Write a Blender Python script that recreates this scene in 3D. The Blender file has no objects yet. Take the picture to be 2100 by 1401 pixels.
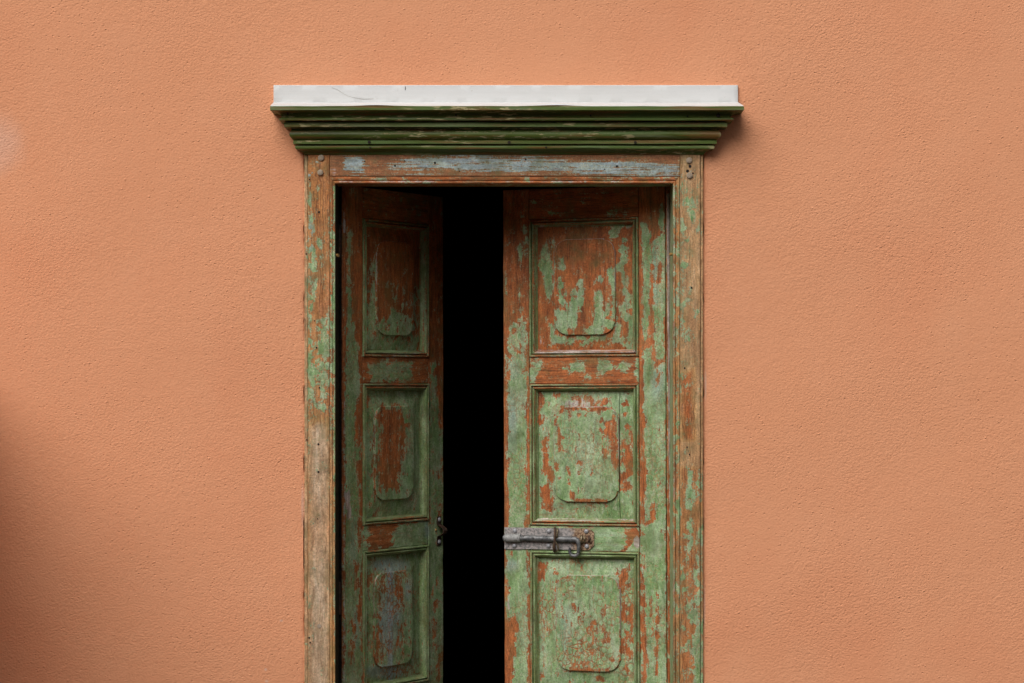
import bpy, math, random
import numpy as np
from mathutils import Vector, Matrix
random.seed(7)
np.random.seed(7)
R = math.radians
SC = bpy.context.scene
COL = SC.collection

# ------------------------------------------------------------------ camera, sky, sun, exposure
S = 0.00131            # metres that one photograph pixel covers on the wall plane (y = 0)
D = 6.2                # camera distance from the wall
F = D / S              # focal length in photograph pixels
HZ = 800.0             # row of the horizon in the photograph
H = 1.6                # eye height
cam_d = bpy.data.cameras.new('camera')
cam = bpy.data.objects.new('camera', cam_d)
COL.objects.link(cam)
cam.location = (0, -D, H)
cam.rotation_euler = (R(90), 0, 0)
cam_d.sensor_width = 36.0
cam_d.lens = F / 2100.0 * 36.0
cam_d.shift_y = (HZ - 700.5) / 2100.0
cam_d.clip_end = 500
SC.camera = cam

SUN_EL, SUN_AZ = 46.0, -30.0        # azimuth measured from the wall's outward normal, negative = from the left
w = bpy.data.worlds.new('World')
SC.world = w
w.use_nodes = True
wn = w.node_tree
bg = wn.nodes['Background']
sky = wn.nodes.new('ShaderNodeTexSky')
sky.sky_type = 'NISHITA'
sky.sun_disc = False
sky.sun_elevation = R(SUN_EL)
sky.sun_rotation = R(180 - SUN_AZ)
sky.air_density = 1.0
sky.dust_density = 4.0
sky.ozone_density = 0.6
hs = wn.nodes.new('ShaderNodeHueSaturation')
hs.inputs['Saturation'].default_value = 0.25      # overcast: nearly colourless sky light
wn.links.new(sky.outputs[0], hs.inputs['Color'])
wn.links.new(hs.outputs[0], bg.inputs[0])
bg.inputs[1].default_value = 0.075
sl = bpy.data.lights.new('sun', 'SUN')
sl.energy = 2.1
sl.angle = R(50)
sl.color = (1.0, 0.97, 0.935)
sun = bpy.data.objects.new('sun', sl)
COL.objects.link(sun)
az = R(SUN_AZ)
to_sun = Vector((math.sin(az) * math.cos(R(SUN_EL)), -math.cos(az) * math.cos(R(SUN_EL)), math.sin(R(SUN_EL))))
sun.rotation_euler = to_sun.to_track_quat('Z', 'Y').to_euler()
sun.location = (-3, -5, 6)
SC.view_settings.view_transform = 'Standard'
SC.view_settings.look = 'None'
SC.view_settings.gamma = 1.0
SC.view_settings.use_curve_mapping = False
SC.view_settings.exposure = 0.03
SC.cycles.max_bounces = 4
SC.cycles.diffuse_bounces = 3
SC.cycles.glossy_bounces = 2
SC.cycles.use_adaptive_sampling = True
SC.cycles.adaptive_threshold = 0.02

# ------------------------------------------------------------------ measuring helpers
def P(px, py, p=0.0):
    """photograph pixel + distance in front of the wall (in pixels) -> world point"""
    y = -p * S
    k = (D + y) / D
    return Vector(((px - 1050.0) * S * k, y, H + (HZ - py) * S * k))

def proj(co):
    """world points (n,3) -> photograph pixels, used to place the wear on the wood"""
    k = (D + co[:, 1]) / D
    return 1050.0 + co[:, 0] / S / k, HZ - (co[:, 2] - H) / S / k

# ------------------------------------------------------------------ object helpers
def empty(name, loc, rot=(0, 0, 0)):
    o = bpy.data.objects.new(name, None)
    COL.objects.link(o)
    o.location = loc
    o.rotation_euler = rot
    o.empty_display_size = 0.1
    return o

def tag(o, label=None, cat=None, group=None, kind=None):
    if label: o['label'] = label
    if cat: o['category'] = cat
    if group: o['group'] = group
    if kind: o['kind'] = kind
    return o

def mesh(name, verts, faces, mat, parent=None, smooth=None, loc=None):
    me = bpy.data.meshes.new(name)
    me.from_pydata([tuple(v) for v in verts], [], faces)
    me.update()
    if smooth is not None:
        me.shade_smooth()
        me.set_sharp_from_angle(angle=R(smooth))
    if mat: me.materials.append(mat)
    o = bpy.data.objects.new(name, me)
    COL.objects.link(o)
    if parent: o.parent = parent
    if loc: o.location = loc
    return o

def merge(*parts):
    V, Fc = [], []
    for v, f in parts:
        n = len(V)
        V += list(v)
        Fc += [tuple(i + n for i in q) for q in f]
    return V, Fc

def wob(x, z, seed=0.0):
    return (math.sin(x * 31 + seed * 3.1) * math.sin(z * 17 + seed) + 0.6 * math.sin(x * 67 + z * 41 + seed * 5.3)
            + 0.4 * math.sin(z * 103 - x * 53 + seed))

def board(x0, x1, z0, z1, yf, yb, ch=0.0022, res=0.0052, amp=0.0004, seed=0.0, hf=None, joint=0.0):
    """a plank: finely divided front face, worn chamfer, sides; front looks towards -y"""
    x0 += joint; x1 -= joint; z0 += joint; z1 -= joint
    nx = max(2, int((x1 - x0) / res)); nz = max(2, int((z1 - z0) / res))
    V = []
    def yy(x, z):
        b = yf + amp * wob(x, z, seed)
        return b + (hf(x, z) if hf else 0.0)
    for j in range(nz + 1):
        for i in range(nx + 1):
            x = x0 + ch + (x1 - x0 - 2 * ch) * i / nx
            z = z0 + ch + (z1 - z0 - 2 * ch) * j / nz
            V.append((x, yy(x, z), z))
    W = nx + 1
    Fc = [(j * W + i, j * W + i + 1, (j + 1) * W + i + 1, (j + 1) * W + i) for j in range(nz) for i in range(nx)]
    loop = [i for i in range(W)] + [j * W + nx for j in range(1, nz + 1)] + [nz * W + i for i in range(nx - 1, -1, -1)] + [j * W for j in range(nz - 1, 0, -1)]
    n0 = len(V)
    cx, cz = (x0 + x1) / 2, (z0 + z1) / 2
    for k in loop:
        x, y, z = V[k]
        ex = x0 if abs(x - (x0 + ch)) < 1e-7 else (x1 if abs(x - (x1 - ch)) < 1e-7 else x)
        ez = z0 if abs(z - (z0 + ch)) < 1e-7 else (z1 if abs(z - (z1 - ch)) < 1e-7 else z)
        V.append((ex, y + ch * (0.8 + 0.35 * wob(x * 2, z * 2, seed + 2)), ez))
    n1 = len(V)
    for k in range(len(loop)):
        x, y, z = V[n0 + k]
        V.append((x, yb, z))
    L = len(loop)
    for k in range(L):
        m = (k + 1) % L
        Fc.append((loop[m], loop[k], n0 + k, n0 + m))
        Fc.append((n0 + m, n0 + k, n1 + k, n1 + m))
    Fc.append(tuple(n1 + k for k in range(L)))
    return V, Fc

def strip(starts, ends, n, wobble=0.0, seed=0.0, caps=False):
    """surface swept from a row of start points to a row of end points"""
    m = len(starts)
    V = []
    for i in range(n + 1):
        t = i / n
        for j in range(m):
            a, b = Vector(starts[j]), Vector(ends[j])
            q = a.lerp(b, t)
            if wobble:
                q.y += wobble * wob(q.x * 1.3, q.z * 1.3, seed + j * 0.37)
            V.append(q)
    Fc = [(i * m + j, i * m + j + 1, (i + 1) * m + j + 1, (i + 1) * m + j) for i in range(n) for j in range(m - 1)]
    if caps:
        Fc.append(tuple(range(m - 1, -1, -1)))
        Fc.append(tuple(n * m + j for j in range(m)))
    return V, Fc

def tube(pts, rad, sides=10, cap=True, round_end=False):
    pts = [Vector(p) for p in pts]
    if not hasattr(rad, '__len__'): rad = [rad] * len(pts)
    V, Fc = [], []
    up = None
    for i, p in enumerate(pts):
        d = (pts[min(i + 1, len(pts) - 1)] - pts[max(i - 1, 0)]).normalized()
        if up is None:
            up = Vector((0, 0, 1)) if abs(d.z) < 0.9 else Vector((1, 0, 0))
        a = d.cross(up).normalized()
        b = a.cross(d).normalized()
        up = b
        for k in range(sides):
            t = 2 * math.pi * k / sides
            V.append(p + (a * math.cos(t) + b * math.sin(t)) * rad[i])
    n = len(pts)
    for i in range(n - 1):
        for k in range(sides):
            m = (k + 1) % sides
            Fc.append((i * sides + k, i * sides + m, (i + 1) * sides + m, (i + 1) * sides + k))
    if cap:
        Fc.append(tuple(range(sides - 1, -1, -1)))
        Fc.append(tuple((n - 1) * sides + k for k in range(sides)))
    return V, Fc

def dome(c, r, h, sides=12, rings=4, skirt=0.0):
    """screw or peg head, bulging towards -y"""
    c = Vector(c)
    V, Fc = [], []
    for j in range(rings):
        a = (math.pi / 2) * j / rings
        rr, hh = r * math.cos(a), h * math.sin(a)
        for k in range(sides):
            t = 2 * math.pi * k / sides
            V.append(c + Vector((rr * math.cos(t), -skirt - hh, rr * math.sin(t))))
    for j in range(rings - 1):
        for k in range(sides):
            m = (k + 1) % sides
            Fc.append((j * sides + k, j * sides + m, (j + 1) * sides + m, (j + 1) * sides + k))
    V.append(c + Vector((0, -skirt - h, 0)))
    for k in range(sides):
        Fc.append(((rings - 1) * sides + k, (rings - 1) * sides + (k + 1) % sides, len(V) - 1))
    n0 = len(V)
    for k in range(sides):
        t = 2 * math.pi * k / sides
        V.append(c + Vector((r * math.cos(t), 0.003, r * math.sin(t))))
    for k in range(sides):
        m = (k + 1) % sides
        Fc.append((n0 + k, n0 + m, m, k))
    return V, Fc

def box(x0, x1, y0, y1, z0, z1):
    V = [(x, y, z) for z in (z0, z1) for y in (y0, y1) for x in (x0, x1)]
    return V, [(0, 2, 3, 1), (4, 5, 7, 6), (0, 1, 5, 4), (2, 6, 7, 3), (0, 4, 6, 2), (1, 3, 7, 5)]

# ------------------------------------------------------------------ material helpers
class NT:
    def __init__(self, name):
        self.m = bpy.data.materials.new(name)
        self.m.use_nodes = True
        self.t = self.m.node_tree
        self.b = self.t.nodes['Principled BSDF']
    def n(self, kind, **kw):
        nd = self.t.nodes.new(kind)
        for k, v in kw.items(): setattr(nd, k, v)
        return nd
    def set(self, sock, v):
        if hasattr(v, 'is_output'): self.t.links.new(v, sock)
        else: sock.default_value = v
    def math(self, op, a, b=None, c=None, clamp=False):
        nd = self.n('ShaderNodeMath', operation=op, use_clamp=clamp)
        self.set(nd.inputs[0], a)
        if b is not None: self.set(nd.inputs[1], b)
        if c is not None: self.set(nd.inputs[2], c)
        return nd.outputs[0]
    def vmath(self, op, a, b):
        nd = self.n('ShaderNodeVectorMath', operation=op)
        self.set(nd.inputs[0], a); self.set(nd.inputs[1], b)
        return nd.outputs[0]
    def noise(self, vec, scale=1.0, detail=4.0, rough=0.55, dist=0.0, color=False):
        nd = self.n('ShaderNodeTexNoise')
        self.set(nd.inputs['Vector'], vec)
        nd.inputs['Scale'].default_value = scale
        nd.inputs['Detail'].default_value = detail
        nd.inputs['Roughness'].default_value = rough
        nd.inputs['Distortion'].default_value = dist
        return nd.outputs[1 if color else 0]
    def voro(self, vec, scale=1.0, feature='F1', rnd=1.0):
        nd = self.n('ShaderNodeTexVoronoi', feature=feature)
        self.set(nd.inputs['Vector'], vec)
        nd.inputs['Scale'].default_value = scale
        nd.inputs['Randomness'].default_value = rnd
        return nd
    def mr(self, v, a, b, c=0.0, d=1.0, smooth=True):
        nd = self.n('ShaderNodeMapRange', interpolation_type='SMOOTHSTEP' if smooth else 'LINEAR')
        self.set(nd.inputs[0], v)
        for i, q in enumerate((a, b, c, d)): self.set(nd.inputs[i + 1], q)
        return nd.outputs[0]
    def mix(self, fac, a, b, blend='MIX'):
        nd = self.n('ShaderNodeMix', data_type='RGBA', blend_type=blend)
        self.set(nd.inputs[0], fac)
        self.set(nd.inputs[6], a if hasattr(a, 'is_output') else (*a, 1))
        self.set(nd.inputs[7], b if hasattr(b, 'is_output') else (*b, 1))  # a grey value may be linked as a colour
        return nd.outputs[2]
    def ramp(self, fac, stops):
        nd = self.n('ShaderNodeValToRGB')
        e = nd.color_ramp.elements
        e[0].position, e[0].color = stops[0][0], (*stops[0][1], 1)
        e[1].position, e[1].color = stops[-1][0], (*stops[-1][1], 1)
        for p_, c_ in stops[1:-1]:
            q = e.new(p_); q.color = (*c_, 1)
        self.set(nd.inputs[0], fac)
        return nd.outputs[0]
    def coord(self, rand=True, kind='Object'):
        tc = self.n('ShaderNodeTexCoord')
        if not rand: return tc.outputs[kind]
        oi = self.n('ShaderNodeObjectInfo')
        return self.vmath('ADD', tc.outputs[kind], self.vmath('MULTIPLY', oi.outputs['Random'], (7.3, 3.1, 5.7)))
    def bump(self, h, dist, strength=1.0):
        nd = self.n('ShaderNodeBump')
        nd.inputs['Distance'].default_value = dist
        nd.inputs['Strength'].default_value = strength
        self.set(nd.inputs['Height'], h)
        self.t.links.new(nd.outputs[0], self.b.inputs['Normal'])
    def out(self, col, rough=0.7, spec=0.3, metal=0.0):
        self.set(self.b.inputs['Base Color'], col if hasattr(col, 'is_output') else (*col, 1))
        self.set(self.b.inputs['Roughness'], rough)
        self.set(self.b.inputs['Metallic'], metal)
        self.b.inputs['Specular IOR Level'].default_value = spec
        return self.m

def mat_stucco():
    t = NT('terracotta_stucco')
    c = t.coord(False)
    # skewed, slightly sagging float marks, two grain sizes, scattered pits and grit
    rot = t.n('ShaderNodeMapping')
    rot.inputs['Rotation'].default_value = (0, R(24), 0)
    rot.inputs['Scale'].default_value = (0.86, 1, 1.12)
    t.set(rot.inputs['Vector'], c)
    v = rot.outputs[0]
    g1 = t.noise(v, 178, 1.8, 0.5, 0.3)
    g3 = t.noise(c, 34, 3.0, 0.5)
    pit = t.voro(v, 92)
    pitm = t.mr(pit.outputs['Distance'], 0.05, 0.28, 0.0, 1.0)
    pick = t.mr(pit.outputs['Color'], 0.55, 0.75, 0.0, 1.0)
    grit = t.voro(v, 64)
    gritm = t.mr(grit.outputs['Distance'], 0.06, 0.22, 1.0, 0.0)
    gpick = t.mr(grit.outputs['Color'], 0.78, 0.86, 0.0, 1.0)
    patch = t.mr(t.noise(c, 2.6, 3, 0.5), 0.3, 0.7, 0.55, 1.25)
    h = t.math('MULTIPLY', g1, patch)
    h = t.math('ADD', h, t.math('MULTIPLY', g3, 0.55))
    h = t.math('SUBTRACT', h, t.math('MULTIPLY', t.math('SUBTRACT', 1.0, pitm), t.math('MULTIPLY', pick, 0.5)))
    h = t.math('ADD', h, t.math('MULTIPLY', gritm, t.math('MULTIPLY', gpick, 0.55)))
    t.bump(h, 0.0021, 0.9)
    big = t.noise(c, 1.7, 4, 0.55)
    mid = t.noise(c, 7.0, 5, 0.6)
    col = t.ramp(big, [(0.3, (0.845, 0.364, 0.194)), (0.5, (0.86, 0.393, 0.213)), (0.7, (0.855, 0.386, 0.206))])
    col = t.mix(t.mr(mid, 0.4, 0.75, 0.0, 0.35), col, (0.875, 0.42, 0.238))
    col = t.mix(t.mr(t.noise(c, 160, 2), 0.35, 0.7, 0.0, 0.16), col, (0.70, 0.275, 0.136))
    # pale lime bloom left of the door and a few pale nicks low down beside the frame
    sx = t.n('ShaderNodeSeparateXYZ'); t.set(sx.inputs[0], c)
    def spot(px, py, rx, ry):
        q = P(px, py)
        dx = t.math('DIVIDE', t.math('SUBTRACT', sx.outputs[0], q.x), rx * S)
        dz = t.math('DIVIDE', t.math('SUBTRACT', sx.outputs[2], q.z), ry * S)
        r2 = t.math('ADD', t.math('MULTIPLY', dx, dx), t.math('MULTIPLY', dz, dz))
        r2 = t.math('ADD', r2, t.math('MULTIPLY', t.math('SUBTRACT', mid, 0.5), 1.2))
        return t.mr(r2, -0.3, 1.0, 1.0, 0.0)
    col = t.mix(t.math('MULTIPLY', spot(-14, 298, 80, 85), 0.32), col, (0.80, 0.63, 0.55))
    for a in ((577, 1273, 5, 3), (545, 1373, 4, 4), (547, 1397, 5, 4), (1447, 790, 3, 40), (1445, 1240, 3, 60), (621, 1040, 5, 60)):
        col = t.mix(t.math('MULTIPLY', spot(*a), 0.5), col, (0.72, 0.55, 0.45))
    return t.out(col, 0.92, 0.15)

def mat_wood(name, grain='v', crackle=0.5, style='board'):
    """stained softwood under flaking paint; the vertex colour 'wear' says where paint is left
       (R paint, G blue coat, B bare pale wood, A whitish undercoat)"""
    t = NT(name)
    c = t.coord(True)
    c0 = t.coord(False)
    gs = (150, 150, 5) if grain == 'v' else (5, 150, 150)
    fs = (420, 420, 14) if grain == 'v' else (14, 420, 420)
    ss = (60, 60, 11) if grain == 'v' else (11, 60, 60)
    if style == 'mould': ss = (150, 150, 5) if grain == 'v' else (5, 150, 150)
    if style == 'lintel': ss = (4, 190, 190)
    at = t.n('ShaderNodeAttribute', attribute_name='wear')
    sp = t.n('ShaderNodeSeparateColor'); t.set(sp.inputs[0], at.outputs['Color'])
    paint, blue, pale, white = sp.outputs[0], sp.outputs[1], sp.outputs[2], at.outputs['Alpha']
    warp = t.vmath('MULTIPLY', t.vmath('SUBTRACT', t.noise(c, 9, 3, 0.5, color=True), (0.5, 0.5, 0.5)), (0.03, 0.03, 0.03))
    cw = t.vmath('ADD', c, warp)
    g1 = t.noise(t.vmath('MULTIPLY', cw, gs), 1, 6, 0.6, 0.25)
    g2 = t.noise(t.vmath('MULTIPLY', cw, fs), 1, 2, 0.5)
    big = t.noise(c, 5.5, 4, 0.55)
    wood = t.ramp(g1, [(0.25, (0.22, 0.055, 0.018)), (0.42, (0.42, 0.12, 0.036)), (0.58, (0.54, 0.17, 0.052)), (0.78, (0.62, 0.25, 0.105))])
    wood = t.mix(t.mr(big, 0.35, 0.7, 0.0, 0.6), wood, (0.52, 0.165, 0.048))
    otan = t.ramp(g1, [(0.25, (0.32, 0.15, 0.055)), (0.45, (0.58, 0.305, 0.115)), (0.62, (0.70, 0.42, 0.195)), (0.8, (0.75, 0.53, 0.31))])
    otan = t.mix(t.mr(big, 0.45, 0.7, 0.0, 0.6), otan, (0.64, 0.28, 0.085))
    gtan = t.ramp(g1, [(0.25, (0.40, 0.25, 0.15)), (0.45, (0.62, 0.43, 0.275)), (0.62, (0.71, 0.53, 0.365)), (0.8, (0.76, 0.62, 0.48))])
    gtan = t.mix(t.mr(big, 0.48, 0.7, 0.0, 0.5), gtan, (0.60, 0.33, 0.17))
    tan = t.mix(t.mr(pale, 0.62, 1.0), otan, gtan)
    wood = t.mix(t.mr(pale, 0.0, 0.6, smooth=False), wood, tan)
    ring_ = t.noise(t.vmath('MULTIPLY', cw, (270, 270, 2.6) if grain == 'v' else (2.6, 270, 270)), 1, 2, 0.5)
    wood = t.mix(t.math('MULTIPLY', t.mr(ring_, 0.53, 0.66, 0.0, 0.7), t.mr(pale, 0.3, 1.0, 1.0, 0.25)), wood, (0.17, 0.058, 0.024))
    wood = t.mix(t.mr(g2, 0.52, 0.75, 0.0, 0.5), wood, (0.13, 0.042, 0.016))
    wood = t.mix(t.mr(t.noise(t.vmath('MULTIPLY', c, (34, 34, 5) if grain == 'v' else (5, 34, 34)), 1, 4, 0.6), 0.50, 0.68, 0.0, 0.6), wood, t.mix(pale, (0.21, 0.06, 0.022), (0.42, 0.25, 0.13)))
    # dirty olive film and bleached scuffs on the bare wood
    film = t.noise(t.vmath('MULTIPLY', c, (22, 22, 7) if grain == 'v' else (7, 22, 22)), 1, 5, 0.65)
    wood = t.mix(t.mr(film, 0.52, 0.74, 0.0, 0.42), wood, (0.27, 0.165, 0.062))
    wood = t.mix(t.mr(film, 0.44, 0.28, 0.0, 0.5), wood, (0.60, 0.25, 0.115))
    scr = t.noise(t.vmath('MULTIPLY', c, (190, 190, 26) if grain == 'v' else (26, 190, 190)), 1, 4, 0.7)
    wood = t.mix(t.mr(scr, 0.64, 0.72, 0.0, 0.5), wood, (0.60, 0.47, 0.34))
    if style == 'lintel': wood = t.mix(0.55, wood, (0.27, 0.15, 0.08))
    # flaking: alligator cells, ragged edges, streaks along the grain
    vs = (78, 78, 56) if grain == 'v' else (56, 78, 78)
    jit = t.vmath('MULTIPLY', t.vmath('SUBTRACT', t.noise(c, 70, 3, 0.6, color=True), (0.5, 0.5, 0.5)), (0.012, 0.012, 0.012))
    cell = t.voro(t.vmath('MULTIPLY', t.vmath('ADD', c, jit), vs), 1.0)
    edge = t.voro(t.vmath('MULTIPLY', t.vmath('ADD', c, jit), vs), 1.0, 'DISTANCE_TO_EDGE')
    cr = t.n('ShaderNodeSeparateColor'); t.set(cr.inputs[0], cell.outputs['Color'])
    rag = t.noise(c, 62, 7, 0.66)
    stk = t.noise(t.vmath('MULTIPLY', c, ss), 1, 4, 0.6)
    amp_s = (0.75 if grain == 'v' else 1.05) if style == 'board' else 1.6
    k_c, k_r = (0.52, 1.1) if style == 'board' else (0.08, 0.45)
    fine = t.noise(c, 190, 4, 0.7)
    hair_ = t.noise(t.vmath('MULTIPLY', c, (300, 300, 18) if grain == 'v' else (18, 300, 300)), 1, 3, 0.6)
    m = t.math('ADD', t.math('MULTIPLY_ADD', paint, 0.84, 0.09), t.math('MULTIPLY', t.math('SUBTRACT', cr.outputs[0], 0.5), k_c))
    m = t.math('ADD', m, t.math('MULTIPLY', t.math('SUBTRACT', rag, 0.5), k_r))
    m = t.math('ADD', m, t.math('MULTIPLY', t.math('SUBTRACT', stk, 0.5), amp_s))
    m = t.math('ADD', m, t.math('MULTIPLY', t.math('SUBTRACT', fine, 0.5), 0.75))
    m = t.math('ADD', m, t.math('MULTIPLY', t.math('SUBTRACT', hair_, 0.5), 0.85))
    mask = t.mr(m, 0.46, 0.54)
    mask = t.math('MULTIPLY', mask, t.mr(hair_, 0.60, 0.72, 1.0, 0.45))
    crk = t.mr(t.noise(c, 8, 2), 0.40, 0.62, 0.0, 1.0)
    line = t.mr(edge.outputs['Distance'], 0.02, 0.13, 1.0, 0.0)
    line = t.math('MULTIPLY', t.math('MULTIPLY', line, crk), crackle)
    mask = t.math('MULTIPLY', mask, t.math('SUBTRACT', 1.0, line))
    # green coat: sage, chalked and darker passages, faded streaks down the grain
    gsc = (1, 1, 0.5) if grain == 'v' else (0.5, 1, 1)
    n1 = t.noise(t.vmath('MULTIPLY', c, gsc), 21, 6, 0.62)
    n2 = t.noise(t.vmath('MULTIPLY', c, gsc), 95, 5, 0.68)
    n3 = t.noise(t.vmath('MULTIPLY', c, (46, 46, 4.5) if grain == 'v' else (4.5, 46, 46)), 1, 4, 0.6)
    green = t.ramp(n1, [(0.30, (0.17, 0.30, 0.10)), (0.43, (0.255, 0.40, 0.17)), (0.55, (0.335, 0.475, 0.245)), (0.72, (0.43, 0.54, 0.345))])
    green = t.mix(t.mr(n3, 0.50, 0.70, 0.0, 0.55), green, (0.39, 0.51, 0.34))
    green = t.mix(t.mr(n3, 0.46, 0.30, 0.0, 0.5), green, (0.215, 0.345, 0.115))
    green = t.mix(t.mr(n2, 0.52, 0.66, 0.0, 0.75), green, (0.125, 0.25, 0.075))
    green = t.mix(t.mr(n2, 0.47, 0.33, 0.0, 0.65), green, (0.50, 0.57, 0.40))
    green = t.mix(t.math('MULTIPLY', blue, t.mr(n1, 0.3, 0.6, 0.8, 1.0)), green, t.ramp(n2, [(0.3, (0.27, 0.34, 0.36)), (0.7, (0.46, 0.56, 0.61))]))
    e2 = t.voro(t.vmath('MULTIPLY', t.vmath('ADD', c, jit), vs), 1.7, 'DISTANCE_TO_EDGE')
    craze = t.math('MULTIPLY', t.mr(e2.outputs['Distance'], 0.02, 0.10, 0.6, 0.0), t.mr(t.noise(c, 11, 2), 0.45, 0.6))
    green = t.mix(craze, green, (0.52, 0.55, 0.37))
    rim = t.mr(m, 0.53, 0.66, 0.65, 0.0)
    green = t.mix(rim, green, (0.56, 0.60, 0.42))
    # thin scumble of green left in the pores where the coat is nearly gone
    thin = t.math('MULTIPLY', t.mr(m, 0.18, 0.5, 0.0, 0.5), t.mr(fine, 0.42, 0.6))
    wood = t.mix(thin, wood, (0.36, 0.37, 0.20))
    if style == 'mould':
        green = t.mix(t.mr(n3, 0.4, 0.65, 0.25, 0.75), green, (0.19, 0.235, 0.075))
    col = t.mix(mask, wood, green)
    # whitish undercoat, abraded along the grain
    wm = t.mr(t.math('ADD', white, t.math('MULTIPLY', t.math('SUBTRACT', t.math('ADD', stk, rag), 1.0), 0.8)), 0.42, 0.62)
    col = t.mix(wm, col, t.ramp(g1, [(0.3, (0.34, 0.22, 0.19)), (0.55, (0.60, 0.50, 0.46)), (0.75, (0.70, 0.64, 0.59))]))
    # chalky mottling of old paint and weathered wood
    mo1 = t.noise(c, 240, 3, 0.65)
    mo2 = t.noise(t.vmath('MULTIPLY', c, (1, 1, 0.4) if grain == 'v' else (0.4, 1, 1)), 62, 4, 0.65)
    val = t.math('MULTIPLY', t.mr(mo1, 0.3, 0.7, 0.62, 1.34, False), t.mr(mo2, 0.3, 0.7, 0.72, 1.25, False))
    col = t.mix(1.0, col, val, 'MULTIPLY')
    # grime specks
    dirt = t.mr(t.noise(c, 120, 6, 0.75), 0.57, 0.70, 0.0, 0.7)
    col = t.mix(dirt, col, (0.055, 0.045, 0.022))
    soil = t.mr(t.noise(c, 15, 5, 0.7), 0.48, 0.70, 0.0, 0.5)
    col = t.mix(soil, col, (0.13, 0.145, 0.05))
    hgt = t.math('ADD', t.math('MULTIPLY', mask, 0.7), t.math('MULTIPLY', g1, 0.55))
    hgt = t.math('ADD', hgt, t.math('MULTIPLY', rag, 0.3))
    hgt = t.math('SUBTRACT', hgt, t.math('MULTIPLY', line, 0.3))
    t.bump(hgt, 0.0011, 0.8)
    return t.out(col, t.mr(mask, 0, 1, 0.68, 0.55), 0.3)

def mat_cornice():
    t = NT('dark_green_cornice_paint')
    c = t.coord(True)
    n1 = t.noise(t.vmath('MULTIPLY', c, (2.2, 30, 30)), 1, 5, 0.6)
    n2 = t.noise(t.vmath('MULTIPLY', c, (26, 120, 150)), 1, 5, 0.65)
    n3 = t.noise(t.vmath('MULTIPLY', c, (5, 60, 90)), 1, 4, 0.6)
    reg = t.noise(t.vmath('MULTIPLY', c, (2.4, 9, 22)), 1, 2, 0.5)
    col = t.ramp(n1, [(0.3, (0.04, 0.05, 0.006)), (0.45, (0.08, 0.115, 0.013)), (0.58, (0.10, 0.165, 0.036)), (0.75, (0.21, 0.255, 0.12))])
    col = t.mix(t.mr(n3, 0.50, 0.66, 0.0, 0.85), col, (0.19, 0.09, 0.022))
    col = t.mix(t.mr(t.noise(t.vmath('MULTIPLY', c, (3, 30, 45)), 1, 4), 0.56, 0.72, 0, 0.6), col, (0.20, 0.23, 0.125))
    geo = t.n('ShaderNodeNewGeometry')
    edge_ = t.math('MULTIPLY', t.mr(geo.outputs['Pointiness'], 0.54, 0.62), t.mr(n3, 0.42, 0.62))
    col = t.mix(t.math('MULTIPLY', edge_, 0.4), col, (0.30, 0.31, 0.15))
    chip = t.math('MULTIPLY', t.mr(n2, 0.54, 0.61), t.mr(reg, 0.48, 0.58))
    col = t.mix(chip, col, (0.46, 0.40, 0.20))
    t.bump(t.math('SUBTRACT', t.math('ADD', n1, n2), chip), 0.0009, 0.7)
    return t.out(col, 0.46, 0.4)

def mat_white():
    t = NT('white_flashing_paint')
    c = t.coord(False)
    st = t.noise(t.vmath('MULTIPLY', c, (1.6, 20, 34)), 1, 4, 0.6)
    sm = t.noise(c, 90, 4, 0.6)
    col = t.ramp(st, [(0.3, (0.68, 0.685, 0.67)), (0.55, (0.735, 0.745, 0.74)), (0.8, (0.77, 0.78, 0.78))])
    col = t.mix(t.mr(sm, 0.62, 0.78, 0, 0.5), col, (0.52, 0.49, 0.43))
    t.bump(sm, 0.0006, 0.5)
    return t.out(col, 0.55, 0.3)

def mat_plain(name, a, b, scale=40, rough=0.7, metal=0.0, bump=0.0006, c3=None, spec=0.4):
    t = NT(name)
    c = t.coord(True)
    n = t.noise(c, scale, 6, 0.65)
    col = t.mix(t.mr(n, 0.35, 0.65), a, b)
    if c3:
        col = t.mix(t.mr(t.noise(c, scale * 2.3, 5, 0.7), 0.54, 0.64), col, c3)
    t.bump(n, bump, 0.7)
    return t.out(col, rough, spec, metal)

def mat_plate():
    """painted-over strap plate, rusting towards its clipped end"""
    t = NT('rusty_painted_plate')
    c = t.coord(False)
    sx = t.n('ShaderNodeSeparateXYZ'); t.set(sx.inputs[0], c)
    n = t.noise(c, 70, 6, 0.65)
    n2 = t.noise(c, 150, 5, 0.7)
    k = t.math('ADD', sx.outputs[0], t.math('MULTIPLY', t.math('SUBTRACT', n, 0.5), 0.05))
    rust = t.mr(k, -0.292, -0.268)
    a = t.mix(t.mr(n2, 0.40, 0.62), (0.46, 0.41, 0.39), (0.17, 0.17, 0.17))
    b = t.mix(t.mr(n2, 0.42, 0.6), (0.46, 0.31, 0.19), (0.10, 0.042, 0.02))
    col = t.mix(rust, a, b)
    col = t.mix(t.mr(t.noise(c, 240, 3), 0.6, 0.7, 0, 0.8), col, (0.03, 0.025, 0.024))
    t.bump(n2, 0.0008, 0.8)
    return t.out(col, 0.6, 0.4, 0.0)

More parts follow.
